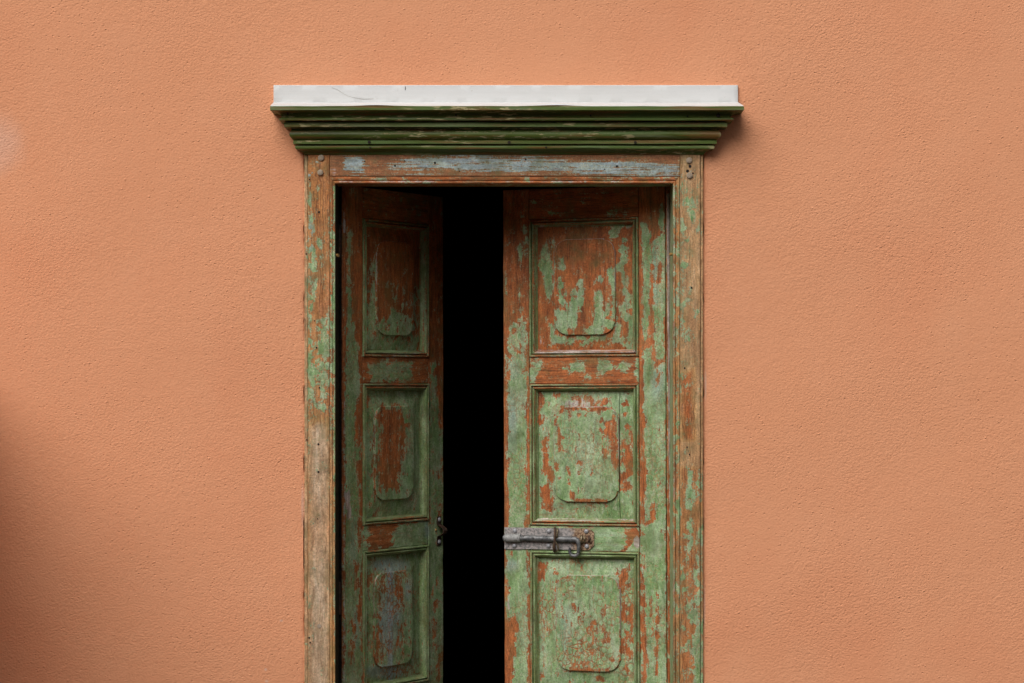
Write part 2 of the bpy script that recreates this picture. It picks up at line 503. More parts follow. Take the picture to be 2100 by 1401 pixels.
M = {}
M['stucco'] = mat_stucco()
M['wood_v'] = mat_wood('flaking_paint_upright_grain', 'v', 0.45)
M['wood_h'] = mat_wood('flaking_paint_level_grain', 'h', 0.45)
M['wood_crackle'] = mat_wood('crazed_paint_upright_grain', 'v', 1.0)
M['mould_v'] = mat_wood('worn_moulding_upright', 'v', 0.2, 'mould')
M['mould_h'] = mat_wood('worn_moulding_level', 'h', 0.2, 'mould')
M['lintel'] = mat_wood('worn_lintel_paint', 'h', 0.2, 'lintel')
M['cornice'] = mat_cornice()
M['white'] = mat_white()
M['plate'] = mat_plate()
M['iron'] = mat_plain('weathered_grey_iron', (0.10, 0.105, 0.11), (0.25, 0.25, 0.25), 60, 0.5, 0.35, 0.0006, (0.03, 0.027, 0.026))
M['dark_iron'] = mat_plain('dark_rusted_iron', (0.055, 0.035, 0.028), (0.12, 0.075, 0.05), 60, 0.6, 0.3, 0.0006, (0.16, 0.06, 0.03))
M['barrel'] = mat_plain('scuffed_white_barrel', (0.26, 0.26, 0.255), (0.42, 0.42, 0.405), 70, 0.55, 0.1, 0.0006, (0.03, 0.03, 0.03))
M['screw'] = mat_plain('grey_painted_screw', (0.33, 0.33, 0.35), (0.42, 0.42, 0.44), 120, 0.45, 0.2, 0.0003, (0.2, 0.2, 0.2))
M['wire'] = mat_plain('tarnished_wire', (0.20, 0.15, 0.085), (0.36, 0.29, 0.19), 90, 0.45, 0.5, 0.0004, (0.05, 0.04, 0.03))
M['brass'] = mat_plain('brass_pin', (0.45, 0.24, 0.07), (0.55, 0.33, 0.12), 90, 0.5, 0.3, 0.0003)
M['peg'] = mat_plain('end_grain_peg', (0.36, 0.28, 0.20), (0.47, 0.38, 0.29), 260, 0.8, 0.0, 0.0006, (0.22, 0.15, 0.09))
M['nail'] = mat_plain('black_nail', (0.012, 0.010, 0.008), (0.03, 0.02, 0.015), 200, 0.8)
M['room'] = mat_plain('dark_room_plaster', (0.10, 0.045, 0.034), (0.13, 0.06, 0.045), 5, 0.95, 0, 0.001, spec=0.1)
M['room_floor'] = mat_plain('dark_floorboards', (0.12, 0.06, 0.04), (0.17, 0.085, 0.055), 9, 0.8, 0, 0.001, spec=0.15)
M['paving'] = mat_plain('grey_paving', (0.045, 0.044, 0.042), (0.07, 0.068, 0.064), 12, 0.9, 0, 0.003, (0.035, 0.034, 0.033), spec=0.2)
M['ochre'] = mat_plain('ochre_plaster', (0.30, 0.20, 0.11), (0.38, 0.26, 0.15), 3, 0.95, 0, 0.002, spec=0.1)
M['stone'] = mat_plain('worn_stone_step', (0.22, 0.20, 0.17), (0.32, 0.29, 0.25), 18, 0.85, 0, 0.002, spec=0.2)

# ------------------------------------------------------------------ wear map (shapes read off the photograph, in its pixels)
# each entry: channel 0 paint / 1 blue / 2 pale wood / 3 whitish, value, softness, then a polygon, or an ellipse as ('e', cx, cy, rx, ry)
W_FRAME, W_LEFT, W_RIGHT = [], [], []
def pg(L, v, pts, soft=4.0, ch=0): L.append((ch, v, soft, 'p', pts))
def el(L, v, cx, cy, rx, ry, soft=4.0, ch=0): L.append((ch, v, soft, 'e', (cx, cy, rx, ry)))
def rc(L, v, x0, x1, y0, y1, soft=4.0, ch=0): pg(L, v, [(x0, y0), (x1, y0), (x1, y1), (x0, y1)], soft, ch)
# --- right leaf
L = W_RIGHT
rc(L, 0.0, 1020, 1400, 370, 2000, 3)
# lock stile
pg(L, 1.0, [(1040, 672), (1080, 664), (1086, 2000), (1030, 2000), (1042, 760)])
el(L, 0.42, 1060, 690, 24, 30, 10)
for a in ((1063, 676, 7, 8), (1050, 692, 7, 9), (1060, 703, 11, 10), (1048, 722, 8, 16), (1064, 735, 8, 16), (1073, 690, 4, 22)): el(L, 0.95, *a, soft=4)
for a in ((1067, 708, 5, 6), (1064, 722, 5, 7), (1042, 730, 4, 20)): el(L, 0.05, *a, soft=3)
pg(L, 0.0, [(1024, 560), (1041, 680), (1042, 800), (1038, 830), (1041, 862), (1039, 900), (1041, 1000), (1045, 1028), (1043, 1082), (1030, 1082)], 3)
for a in ((1080, 1089, 738, 794), (1081.5, 1088, 822, 892), (1081.5, 1087, 898, 960), (1081, 1088, 960, 1050), (1076, 1089, 1054, 1083), (1083, 1089, 1135, 1192), (1081, 1092, 1225, 1262), (1083, 1094, 1276, 1420)): rc(L, 0.08, *a, soft=2.5)
pg(L, 0.0, [(1030, 1280), (1056, 1260), (1065, 1290), (1057, 1297), (1054, 1345), (1050, 1420), (1030, 1420)], 4)
el(L, 0.0, 1047, 1139, 4, 8, 3)
el(L, 0.25, 1044, 938, 5, 10, 3)
el(L, 0.2, 1038, 1208, 6, 16, 3)
for a in ((1038, 588, 2.5, 28), (1068, 527, 4, 17), (1064, 613, 4, 10), (1066, 648, 3, 12), (1040, 622, 3, 8), (1074, 470, 3, 22), (1078, 500, 2.5, 30)): el(L, 0.62, *a, soft=3)
# top rail flecks
for a in ((1174, 433, 2.5, 9), (1131, 436, 12, 3), (1262, 432, 3, 9), (1252, 435, 3, 6), (1284, 440, 5, 3), (1096, 416, 5, 3)): el(L, 0.62, *a, soft=2.5)
# panel 1
rc(L, 0.66, 1104, 1302, 458, 466, 3)
pg(L, 1.0, [(1114, 502), (1122, 488), (1125, 514), (1132, 520), (1131, 592), (1126, 606), (1116, 596), (1113, 562), (1105, 540), (1108, 524)], 3)
el(L, 0.9, 1127, 602, 6, 10, 3)
el(L, 0.75, 1133, 500, 4, 14, 3)
rc(L, 0.62, 1134, 1138, 515, 640, 2)
pg(L, 1.0, [(1250, 472), (1278, 462), (1268, 484), (1257, 499), (1249, 490)], 3)
for a in ((1281, 491, 5, 5), (1275, 512, 9, 8), (1279, 530, 9, 11), (1272, 547, 8, 9), (1280, 562, 4, 8), (1281, 577, 6, 9), (1287, 570, 3, 9), (1281, 598, 4, 6), (1291, 611, 6, 8), (1279, 632, 6, 10), (1292, 628, 6, 10)): el(L, 1.0, *a, soft=3)
pg(L, 1.0, [(1274, 646), (1296, 638), (1299, 694), (1291, 692), (1291, 656), (1284, 660)], 3)
pg(L, 1.0, [(1245, 553), (1261, 547), (1263, 645), (1258, 642), (1255, 592), (1247, 572)], 3)
el(L, 0.85, 1152, 534, 5, 8, 3); el(L, 0.9, 1154, 549, 8, 6, 3)
pg(L, 1.0, [(1145, 570), (1154, 568), (1154, 600), (1158, 612), (1165, 620), (1164, 633), (1152, 632), (1142, 616)], 3)
for a in ((1159, 603, 6, 8), (1176, 602, 4, 7), (1189, 583, 5, 6), (1191, 603, 7, 11), (1191, 626, 5, 11)): el(L, 1.0, *a, soft=3)
pg(L, 1.0, [(1165, 616), (1187, 613), (1187, 633), (1182, 641), (1185, 664), (1182, 673), (1172, 673), (1165, 640)], 3)
pg(L, 1.0, [(1140, 634), (1160, 634), (1171, 650), (1173, 674), (1164, 676), (1163, 687), (1150, 683), (1139, 674)], 3)
pg(L, 1.0, [(1221, 596), (1235, 594), (1237, 640), (1249, 634), (1247, 646), (1239, 651), (1239, 686), (1219, 686), (1216, 660), (1218, 635), (1220, 614)], 3)
for a in ((1231, 571, 5, 6), (1210, 679, 8, 8), (1248, 666, 11, 10), (1247, 630, 6, 12)): el(L, 1.0, *a, soft=3)
pg(L, 1.0, [(1254, 634), (1263, 630), (1262, 656), (1255, 652)], 3)
pg(L, 0.82, [(1130, 664), (1137, 662), (1141, 684), (1160, 690), (1260, 690), (1264, 660), (1271, 664), (1275, 674), (1270, 690), (1298, 700), (1300, 718), (1284, 718), (1274, 706), (1160, 707), (1128, 708)], 4)
for a in ((1190, 700, 12, 4), (1225, 703, 10, 4), (1250, 699, 6, 3)): el(L, 0.2, *a, soft=3)
# middle rail
pg(L, 1.0, [(1086, 737), (1113, 737), (1113, 752), (1103, 762), (1099, 787), (1086, 787)], 4)
pg(L, 1.0, [(1146, 757), (1168, 750), (1175, 742), (1185, 739), (1200, 741), (1200, 766), (1190, 766), (1165, 761)], 3)
pg(L, 1.0, [(1227, 737), (1248, 737), (1260, 752), (1251, 761), (1230, 764), (1224, 761)], 3)
el(L, 1.0, 1281, 752, 11, 10, 4)
rc(L, 0.9, 1303, 1313, 738, 787, 3)
rc(L, 0.55, 1160, 1240, 763, 767, 2)
# hinge stile streaks
pg(L, 1.0, [(1315, 455), (1325, 460), (1333, 480), (1333, 560), (1331, 690), (1322, 700), (1319, 680), (1318, 620), (1317, 500)], 3)
pg(L, 1.0, [(1338, 500), (1346, 488), (1350, 520), (1349, 590), (1345, 604), (1344, 580), (1339, 570), (1337, 520)], 3)
pg(L, 0.9, [(1353, 420), (1360, 408), (1365, 470), (1365, 645), (1359, 645), (1355, 560), (1352, 500)], 3)
pg(L, 1.0, [(1341, 578), (1358, 586), (1362, 640), (1363, 740), (1347, 740), (1342, 690), (1344, 650), (1340, 615)], 3)
pg(L, 1.0, [(1319, 712), (1334, 706), (1338, 737), (1347, 750), (1366, 736), (1368, 2000), (1310, 2000), (1319, 745)], 4)
el(L, 0.2, 1326, 708, 7, 6, 3)
pg(L, 0.0, [(1311, 740), (1320, 740), (1319, 822), (1314, 831), (1322, 850), (1321, 928), (1312, 930)], 2.5)
pg(L, 0.0, [(1314, 924), (1322, 933), (1322, 950), (1328, 985), (1324, 1002), (1326, 1078), (1313, 1074)], 3)
pg(L, 0.1, [(1337, 1020), (1347, 1035), (1345, 1044), (1341, 1072), (1331, 1072)], 3)
pg(L, 0.0, [(1316, 1222), (1326, 1214), (1327, 1420), (1317, 1420)], 2.5)
rc(L, 0.3, 1314, 1323, 1135, 1222, 3)
pg(L, 0.1, [(1331, 1222), (1337, 1222), (1341, 1302), (1335, 1310)], 2.5)
pg(L, 0.22, [(1346, 1208), (1352, 1222), (1352, 1300), (1348, 1420), (1343, 1360)], 2.5)
for a in ((1350, 880, 4, 10), (1349, 760, 3, 40), (1352, 995, 5, 5)): el(L, 0.45, *a, soft=3)
# panel 2
rc(L, 0.97, 1096, 1310, 797, 1068, 3)
pg(L, 0.05, [(1102, 804), (1112, 806), (1115, 830), (1109, 846), (1116, 866), (1109, 872), (1102, 862)], 4)
pg(L, 0.0, [(1109, 905), (1121, 896), (1126, 925), (1124, 948), (1135, 962), (1135, 1002), (1133, 1052), (1111, 1046), (1109, 1000), (1118, 980), (1112, 962), (1116, 930)], 4)
for a in ((1118, 985, 8, 9), (1130, 1005, 4, 16)): el(L, 0.9, *a, soft=3)
el(L, 0.08, 1139, 809, 10, 5, 3); el(L, 0.52, 1186, 818, 22, 10, 6); el(L, 0.30, 1232, 824, 24, 9, 6)
for a in ((1122, 830, 5, 5), (1118, 855, 6, 5), (1112, 880, 5, 6)): el(L, 0.3, *a, soft=4)
rc(L, 0.05, 1152, 1255, 834, 842, 2.5)
pg(L, 0.05, [(1137, 862), (1143, 848), (1155, 838), (1158, 843), (1148, 850), (1141, 866)], 2)
for a in ((1168, 855, 5, 15), (1205, 852, 4, 6), (1186, 851, 5, 5)): el(L, 0.12, *a, soft=3)
pg(L, 0.0, [(1143, 874), (1150, 880), (1149, 915), (1153, 920), (1146, 935), (1143, 925)], 3)
pg(L, 0.36, [(1222, 843), (1252, 848), (1266, 856), (1266, 898), (1240, 892), (1228, 870)], 6)
el(L, 0.05, 1254, 880, 11, 14, 4); el(L, 0.95, 1235, 852, 10, 9, 4)
pg(L, 0.0, [(1250, 905), (1268, 899), (1268, 965), (1259, 972), (1251, 940)], 5)
el(L, 0.6, 1240, 915, 12, 14, 8)
for a in ((1167, 972, 3.5, 8), (1168, 994, 4.5, 8), (1142, 958, 4, 9), (1146, 979, 4, 6), (1188, 948, 5, 5), (1185, 970, 3, 4), (1181, 925, 3, 12), (1185, 1005, 4, 8), (1175, 1015, 5, 10), (1160, 898, 6, 3), (1160, 926, 6, 3)): el(L, 0.12, *a, soft=3)
rc(L, 0.0, 1176, 1246, 1023, 1031, 2)
for a in ((1282, 828, 7, 8), (1285, 849, 6, 5), (1287, 875, 7, 6), (1296, 885, 4, 6)): el(L, 0.1, *a, soft=3)
pg(L, 0.1, [(1271, 905), (1302, 897), (1302, 972), (1290, 982), (1270, 988)], 5)
for a in ((1275, 900, 5, 8), (1276, 922, 6, 6), (1275, 937, 5, 4), (1275, 960, 6, 7), (1291, 908, 6, 4), (1300, 930, 4, 14)): el(L, 0.85, *a, soft=3)
for a in ((1287, 998, 7, 9), (1275, 1006, 5, 3), (1294, 1035, 4, 8)): el(L, 0.25, *a, soft=3)
el(L, 0.62, 1200, 1036, 60, 5, 4)
# lock rail and panel 3
rc(L, 0.98, 1086, 1314, 1078, 1132, 3)
pg(L, 0.08, [(1281, 1081), (1314, 1081), (1316, 1096), (1300, 1108), (1287, 1131), (1279, 1131), (1283, 1100)], 4)
rc(L, 0.88, 1090, 1311, 1132, 1440, 3)
pg(L, 0.08, [(1104, 1155), (1124, 1154), (1120, 1168), (1113, 1192), (1104, 1192)], 4)
for a in ((1175, 1248, 7, 14), (1173, 1275, 5, 10), (1147, 1254, 4, 7), (1158, 1258, 3, 8), (1195, 1276, 4, 10), (1215, 1292, 14, 14), (1232, 1256, 4, 8), (1233, 1283, 4, 14), (1248, 1250, 4, 10), (1216, 1330, 9, 16), (1190, 1335, 8, 10), (1180, 1352, 6, 12), (1205, 1362, 10, 9), (1172, 1366, 7, 7), (1163, 1190, 12, 6), (1255, 1356, 6, 8), (1240, 1300, 8, 30)): el(L, 0.55, *a, soft=6)
rc(L, 0.05, 1170, 1250, 1371, 1378, 2.5)
for a in ((1148, 1186, 8, 5), (1137, 1230, 2, 60)): el(L, 0.4, *a, soft=3)
pg(L, 0.05, [(1265, 1176), (1288, 1163), (1290, 1178), (1284, 1192), (1272, 1212), (1268, 1205)], 3)
pg(L, 0.50, [(1272, 1198), (1300, 1190), (1300, 1290), (1295, 1345), (1272, 1345)], 5)
for a in ((1285, 1262, 5, 20), (1295, 1258, 4, 16), (1281, 1305, 6, 18), (1293, 1300, 4, 50), (1273, 1300, 3, 40)): el(L, 0.2, *a, soft=4)
for a in ((1278, 1225, 6, 8), (1288, 1228, 4, 10), (1277, 1285, 5, 12), (1289, 1285, 4, 10)): el(L, 0.95, *a, soft=3)
for a in ((1232, 1392, 9, 7), (1282, 1370, 6, 7), (1110, 1392, 6, 10)): el(L, 0.2, *a, soft=4)
# whitish undercoat: mouldings below panels, worn hinge edge
rc(L, 0.55, 1095, 1308, 716, 726, 2, 3); rc(L, 0.45, 1090, 1311, 727, 733, 2, 3)
rc(L, 0.48, 1100, 1305, 1062, 1070, 2, 3)
rc(L, 0.30, 1095, 1311, 1070, 1078, 2, 3)
pg(L, 0.85, [(1366.5, 395), (1374, 395), (1378, 960), (1371, 960)], 2, 3)
pg(L, 0.62, [(1370, 960), (1377, 960), (1380, 1075), (1371, 1060)], 2, 3)
pg(L, 0.50, [(1372, 1075), (1379, 1075), (1381, 1420), (1374, 1420)], 2.5, 3)
pg(L, 0.9, [(1374, 1075), (1382, 1075), (1384, 1420), (1376, 1420)], 2)
el(L, 0.75, 1306, 1112, 8, 15, 5, 3)
rc(L, 0.5, 1314, 1321, 1160, 1220, 3, 3)
for a in ((1112, 464, 8, 5), (1112, 702, 7, 12), (1043, 1240, 4, 20), (1205, 917, 5, 8), (1290, 468, 8, 6)): el(L, 0.5, *a, soft=4, ch=3)
el(L, 0.55, 1190, 826, 60, 12, 8, 3)
for a in ((1052, 760, 14, 22, .35), (1050, 860, 9, 60, .45), (1048, 1160, 14, 12, .6), (1347, 780, 12, 40, .4), (1160, 1290, 14, 40, .25), (1344, 560, 6, 60, .5)): el(L, a[4], *a[:4], soft=8, ch=1)
# --- left leaf
L = W_LEFT
rc(L, 0.0, 680, 930, 370, 2000, 3)
pg(L, 0.95, [(713, 475), (720, 478), (719, 560), (722, 640), (729, 690), (736, 730), (739, 790), (727, 850), (740, 900), (744, 2000), (700, 2000), (709, 760), (712, 640)], 4)
pg(L, 0.05, [(727, 862), (743, 850), (743, 905), (735, 925), (729, 915)], 3)
pg(L, 0.08, [(735, 950), (746, 945), (746, 1130), (732, 1110), (738, 1040)], 4)
for a in ((731, 1180, 4, 30), (737, 1240, 4, 40), (722, 1330, 4, 40), (728, 1280, 3, 20)): el(L, 0.25, *a, soft=4)
pg(L, 0.9, [(760, 545), (771, 522), (771, 722), (750, 722), (755, 640)], 5)
pg(L, 0.85, [(774, 665), (792, 655), (803, 636), (812, 634), (816, 640), (826, 636), (832, 655), (848, 648), (850, 692), (774, 692)], 5)
for a in ((811, 608, 3, 14), (795, 580, 2, 8), (790, 615, 2.5, 12), (828, 612, 3, 14), (840, 615, 2.5, 14)): el(L, 0.72, *a, soft=3)
rc(L, 0.8, 752, 860, 692, 728, 4); pg(L, 0.55, [(858, 590), (868, 640), (868, 700), (860, 690)], 4)
pg(L, 0.5, [(846, 610), (853, 590), (851, 690), (846, 690)], 3)
pg(L, 0.9, [(753, 748), (790, 739), (845, 740), (846, 784), (765, 786), (755, 765)], 5)
pg(L, 0.92, [(883, 745), (890, 736), (897, 800), (905, 835), (912, 880), (914, 2000), (880, 2000), (880, 860)], 4)
pg(L, 0.05, [(897, 700), (912, 700), (912, 868), (903, 880), (899, 830)], 3)
for a in ((905, 960, 3, 20), (893, 1240, 4, 50), (890, 1300, 4, 30), (900, 1360, 4, 30), (902, 1050, 3, 20)): el(L, 0.2, *a, soft=4)
rc(L, 0.9, 748, 880, 796, 1062, 3)
pg(L, 0.06, [(781, 836), (815, 834), (828, 845), (838, 880), (834, 925), (822, 955), (816, 1000), (780, 1006), (775, 930), (777, 860)], 6)
for a in ((786, 868, 3, 14), (830, 850, 6, 10), (826, 935, 5, 20), (836, 900, 4, 20)): el(L, 0.6, *a, soft=4)
for a in ((754, 825, 4, 12), (765, 930, 4, 40), (768, 970, 3, 30), (752, 990, 3, 20)): el(L, 0.3, *a, soft=4)
rc(L, 0.95, 744, 884, 1062, 1135, 3)
pg(L, 0.0, [(752, 1076), (812, 1068), (806, 1122), (756, 1132)], 4)
pg(L, 0.05, [(806, 1066), (880, 1058), (880, 1066), (812, 1078)], 3)
rc(L, 0.86, 746, 882, 1132, 1420, 3)
for a in ((784, 1255, 7, 60), (820, 1220, 9, 50), (822, 1290, 7, 40), (795, 1200, 12, 25), (754, 1190, 4, 14), (775, 1330, 5, 20)): el(L, 0.32, *a, soft=6)
for a in ((800, 1250, 8, 100, .95), (798, 1160, 38, 14, .7), (790, 1378, 40, 14, .8), (836, 1210, 5, 16, .9), (786, 1290, 8, 30, .6), (876, 1087, 4, 12, .7), (724, 1120, 8, 60, .3), (731, 1290, 7, 40, .45)): el(L, a[4], *a[:4], soft=6, ch=1)
for a in ((800, 1250, 9, 105), (790, 1290, 8, 40), (812, 1170, 20, 10), (836, 1210, 5, 18)): el(L, 0.85, *a, soft=3)
rc(L, 1.2, 793, 807, 1165, 1390, 2)
rc(L, 1.0, 795, 805, 1165, 1395, 3, 1)
for a in ((786, 1270, 10, 60, .8), (815, 1255, 8, 70, .7)): el(L, a[4], *a[:4], soft=8, ch=1)
pg(L, 0.75, [(706, 1010), (718, 1000), (722, 1060), (710, 1075)], 5, 3)
rc(L, 0.55, 703, 709, 400, 480, 2, 3); rc(L, 0.5, 703, 708, 820, 1401, 2, 3)
rc(L, 0.45, 752, 872, 722, 737, 2, 3)
# --- frame
L = W_FRAME
rc(L, 0.0, 600, 1460, 300, 2000, 3)
# left jamb
pg(L, 0.75, [(632, 445), (642, 440), (646, 500), (651, 540), (650, 600), (640, 645), (640, 720), (647, 760), (651, 805), (641, 865), (632, 930)], 4)
for a in ((635, 380, 3, 40), (634, 420, 2.5, 20), (655, 490, 3, 22), (661, 520, 3, 24), (666, 575, 3, 12), (654, 388, 1.5, 12)): el(L, 0.6, *a, soft=3)
pg(L, 0.58, [(652, 660), (675, 640), (675, 760), (660, 800), (650, 770)], 6)
el(L, 0.85, 666, 722, 9, 24, 6); el(L, 0.55, 660, 800, 14, 50, 8)
el(L, 0.9, 637, 485, 6, 26, 5, 1)
pg(L, 1.0, [(620, 880), (645, 840), (676, 855), (690, 900), (690, 2000), (610, 2000)], 40, 2)
rc(L, 0.35, 624, 677, 320, 860, 14, 2)
rc(L, 0.8, 618, 632, 320, 2000, 2, 2)
# left bead
rc(L, 0.62, 677, 683, 440, 880, 2); rc(L, 0.75, 683.5, 690, 380, 960, 1.5); rc(L, 0.45, 683.5, 690, 960, 1420, 1.5)
rc(L, 0.35, 684, 688, 370, 1420, 1.5, 3)
# lintel: streaky grey blue over red
rc(L, 1.0, 600, 1460, 300, 363, 2, 1)
pg(L, 0.95, [(708, 322), (748, 322), (748, 356), (704, 351)], 5)
pg(L, 0.67, [(752, 345), (800, 334), (850, 324), (930, 319), (1020, 320), (1120, 323), (1190, 327), (1300, 327), (1394, 340), (1394, 361), (1250, 359), (1120, 356), (1000, 357), (900, 356), (800, 354)], 7)
for a in ((915, 338, 50, 9), (985, 337, 36, 12), (1090, 341, 70, 8), (1230, 347, 80, 8), (880, 330, 36, 7), (1350, 352, 30, 7)): el(L, 0.74, *a, soft=6)
for a in ((950, 354, 70, 4), (800, 354, 40, 4), (1130, 355, 40, 4), (1180, 322, 50, 4), (770, 340, 22, 12)): el(L, 0.15, *a, soft=4)
el(L, 0.5, 684, 350, 10, 14, 5, 3); el(L, 0.35, 1375, 352, 14, 8, 5, 3)
rc(L, 0.15, 688, 1392, 364, 380, 2); rc(L, 0.5, 690, 1380, 371, 374.5, 1.5, 3)
# right jamb
rc(L, 0.75, 1393, 1446, 310, 2000, 3, 2)
for a in ((1402, 400, 9, 22), (1418, 424, 11, 28), (1403, 476, 8, 38), (1406, 528, 6, 14), (1399, 540, 5, 12), (1418, 440, 7, 14), (1400, 525, 4, 60)): el(L, 0.62, *a, soft=5)
for a in ((1399, 590, 4, 18), (1416, 600, 5, 10), (1412, 690, 8, 24), (1429, 648, 6, 14), (1432, 475, 3, 16), (1404, 785, 5, 10), (1398, 640, 4, 30), (1405, 700, 5, 10)): el(L, 0.62, *a, soft=5)
pg(L, 0.0, [(1398, 770), (1420, 760), (1422, 900), (1400, 900)], 8, 2)
pg(L, 1.0, [(1410, 962), (1421, 966), (1425, 1022), (1409, 1022)], 3); el(L, 0.95, 1412, 1034, 11, 10, 4)
pg(L, 0.95, [(1406, 1070), (1420, 1062), (1423, 1122), (1409, 1132)], 4); pg(L, 0.95, [(1427, 1092), (1441, 1080), (1441, 1116), (1430, 1112)], 4)
el(L, 0.7, 1434, 985, 6, 30, 6)
rc(L, 0.52, 1396, 1442, 1128, 1275, 8); el(L, 0.8, 1425, 1262, 14, 16, 6)
pg(L, 0.98, [(1424, 1292), (1442, 1270), (1442, 2000), (1414, 2000), (1420, 1345)], 4); rc(L, 0.3, 1396, 1416, 1275, 1420, 5)
rc(L, 0.3, 1396, 1436, 960, 1128, 6, 2); rc(L, 0.2, 1396, 1436, 1128, 2000, 6, 2)
# right bead and reveal
rc(L, 0.55, 1387, 1394, 380, 1420, 2); rc(L, 0.42, 1380, 1387, 380, 1420, 2); rc(L, 0.97, 1366, 1380.3, 376, 1420, 1.0)
rc(L, 0.95, 1388, 1394, 1013, 1085, 2); rc(L, 0.1, 1386, 1393, 950, 1013, 2); rc(L, 0.15, 1387, 1393, 1100, 1140, 2)
rc(L, 0.5, 1381, 1384, 380, 1420, 1, 3)

def poly_sd(x, y, pts):
    n = len(pts)
    d = np.full(x.shape, 1e18)
    ins = np.zeros(x.shape, bool)
    for i in range(n):
        ax, ay = pts[i]; bx, by = pts[(i + 1) % n]
        ex, ey = bx - ax, by - ay
        wx, wy = x - ax, y - ay
        tt = np.clip((wx * ex + wy * ey) / (ex * ex + ey * ey + 1e-9), 0, 1)
        d = np.minimum(d, (wx - ex * tt) ** 2 + (wy - ey * tt) ** 2)
        if ay != by:
            cond = (ay > y) != (by > y)
            ins ^= cond & (x < (bx - ax) * (y - ay) / (by - ay) + ax)
    d = np.sqrt(d)
    return np.where(ins, d, -d)

def wear(o, shapes, base=0.0, pale=0.0, floor=None, top_white=None):
    me = o.data
    n = len(me.vertices)
    co = np.empty(n * 3); me.vertices.foreach_get('co', co)
    co = co.reshape(-1, 3)
    bpy.context.view_layer.update()
    mw = np.array(o.matrix_world)
    co = co @ mw[:3, :3].T + mw[:3, 3]
    x, y = proj(co)
    val = np.zeros((n, 4), np.float32)
    val[:, 0] = base
    val[:, 2] = pale
    for ch, v, soft, kind, q in shapes:
        if ch == 0: soft = soft * 2.0
        if kind == 'e':
            cx, cy, rx, ry = q
            x0, x1, y0, y1 = cx - rx, cx + rx, cy - ry, cy + ry
        else:
            x0 = min(a for a, b in q); x1 = max(a for a, b in q); y0 = min(b for a, b in q); y1 = max(b for a, b in q)
        sel = (x > x0 - soft) & (x < x1 + soft) & (y > y0 - soft) & (y < y1 + soft)
        if not sel.any(): continue
        xs, ys = x[sel], y[sel]
        if kind == 'e':
            r = np.sqrt(((xs - cx) / rx) ** 2 + ((ys - cy) / ry) ** 2)
            sd = (1 - r) * min(rx, ry)
        else:
            sd = poly_sd(xs, ys, q)
        k = np.clip((sd + soft) / (2 * soft), 0, 1)
        k = k * k * (3 - 2 * k)
        val[sel, ch] = val[sel, ch] * (1 - k) + v * k
    if floor is not None: val[:, 0] = np.maximum(val[:, 0], floor)
    if top_white is not None:
        i0, i1, zm = top_white
        zl = np.array([v.co.z for v in me.vertices])[i0:i1]
        val[i0:i1, 3] = np.where(zl > zm, 0.95 if o.matrix_world.translation.x > 0 else 0.6, 0.2)
        val[i0:i1, 0] = np.where(zl > zm, 0.5, 0.35)
    a = me.color_attributes.new('wear', 'FLOAT_COLOR', 'POINT')
    a.data.foreach_set('color', val.ravel())

# ------------------------------------------------------------------ ground
Vg = [(-60, -80, 0), (60, -80, 0), (60, 30, 0), (-60, 30, 0)]
g = mesh('ground', Vg, [(0, 1, 2, 3)], M['paving'])
tag(g, kind='structure')

# plain wall added unseen behind the viewpoint to block the low sky light
sky_block = mesh('sky_block_wall', *box(-40, 40, -10.4, -10.0, 0.0, 5.6), M['ochre'])
tag(sky_block, kind='structure')
# ------------------------------------------------------------------ house wall with the doorway
house = empty('house', (0, 0, 0))
tag(house, 'terracotta orange stucco house wall with rough texture around the doorway', 'wall')
XL, XR = P(625, 800).x, P(1441, 800).x
ZT = P(1000, 319).z
def lines(a, b, hole0, hole1):
    L = list(np.arange(a, b + 0.001, 0.12))
    L = [q for q in L if abs(q - hole0) > 0.09 and abs(q - hole1) > 0.09]
    for h in (hole0, hole1):
        L += [h - 0.06, h - 0.03, h - 0.012, h - 0.004, h, h + 0.004, h + 0.012, h + 0.03, h + 0.06]
    return sorted(L)
xs = lines(-7.0, 7.0, XL, XR)
zs = list(np.arange(0.0, ZT - 0.08, 0.012)) + [ZT - 0.06, ZT - 0.03, ZT - 0.012, ZT - 0.004, ZT] + list(np.arange(ZT + 0.05, 5.0, 0.12))
V, Fc, idx = [], [], {}
def wall_y(x, z):
    return 0.0018 * wob(x * 0.11, z * 0.13, 1.0) + 0.0012 * wob(x * 0.35, z * 0.3, 4.0)
def edge_off(z, side):
    q = 0.0022 * math.sin(z * 31 + side) + 0.0016 * math.sin(z * 71 + side) + 0.0012 * math.sin(z * 173 + 2 * side) + 0.001 * math.sin(z * 397 + side) + 0.0008 * math.sin(z * 811)
    if side < 0: q -= 0.007 * math.exp(-((z - (H + (HZ - 1130) * S)) / 0.10) ** 2)
    return q
def vid(i, j):
    if (i, j) not in idx:
        x, z = xs[i], zs[j]
        dx = 0.0
        if z < ZT + 0.001:
            if abs(x - XL) < 1e-9: dx = edge_off(z, -1.0)
            if abs(x - XR) < 1e-9: dx = edge_off(z, 1.7)
        idx[(i, j)] = len(V)
        V.append((x + dx, wall_y(x, z) + (0.002 if dx else 0.0), z))
    return idx[(i, j)]
hole = lambda i, j: xs[i] > XL - 1e-6 and xs[i + 1] < XR + 1e-6 and zs[j + 1] < ZT + 1e-6
for j in range(len(zs) - 1):
    for i in range(len(xs) - 1):
        if not hole(i, j):
            Fc.append((vid(i, j), vid(i + 1, j), vid(i + 1, j + 1), vid(i, j + 1)))
iL = min(range(len(xs)), key=lambda i: abs(xs[i] - XL)); iR = min(range(len(xs)), key=lambda i: abs(xs[i] - XR))
jT = min(range(len(zs)), key=lambda j: abs(zs[j] - ZT))
def back(k, yb):
    V.append((V[k][0], yb, V[k][2])); return len(V) - 1
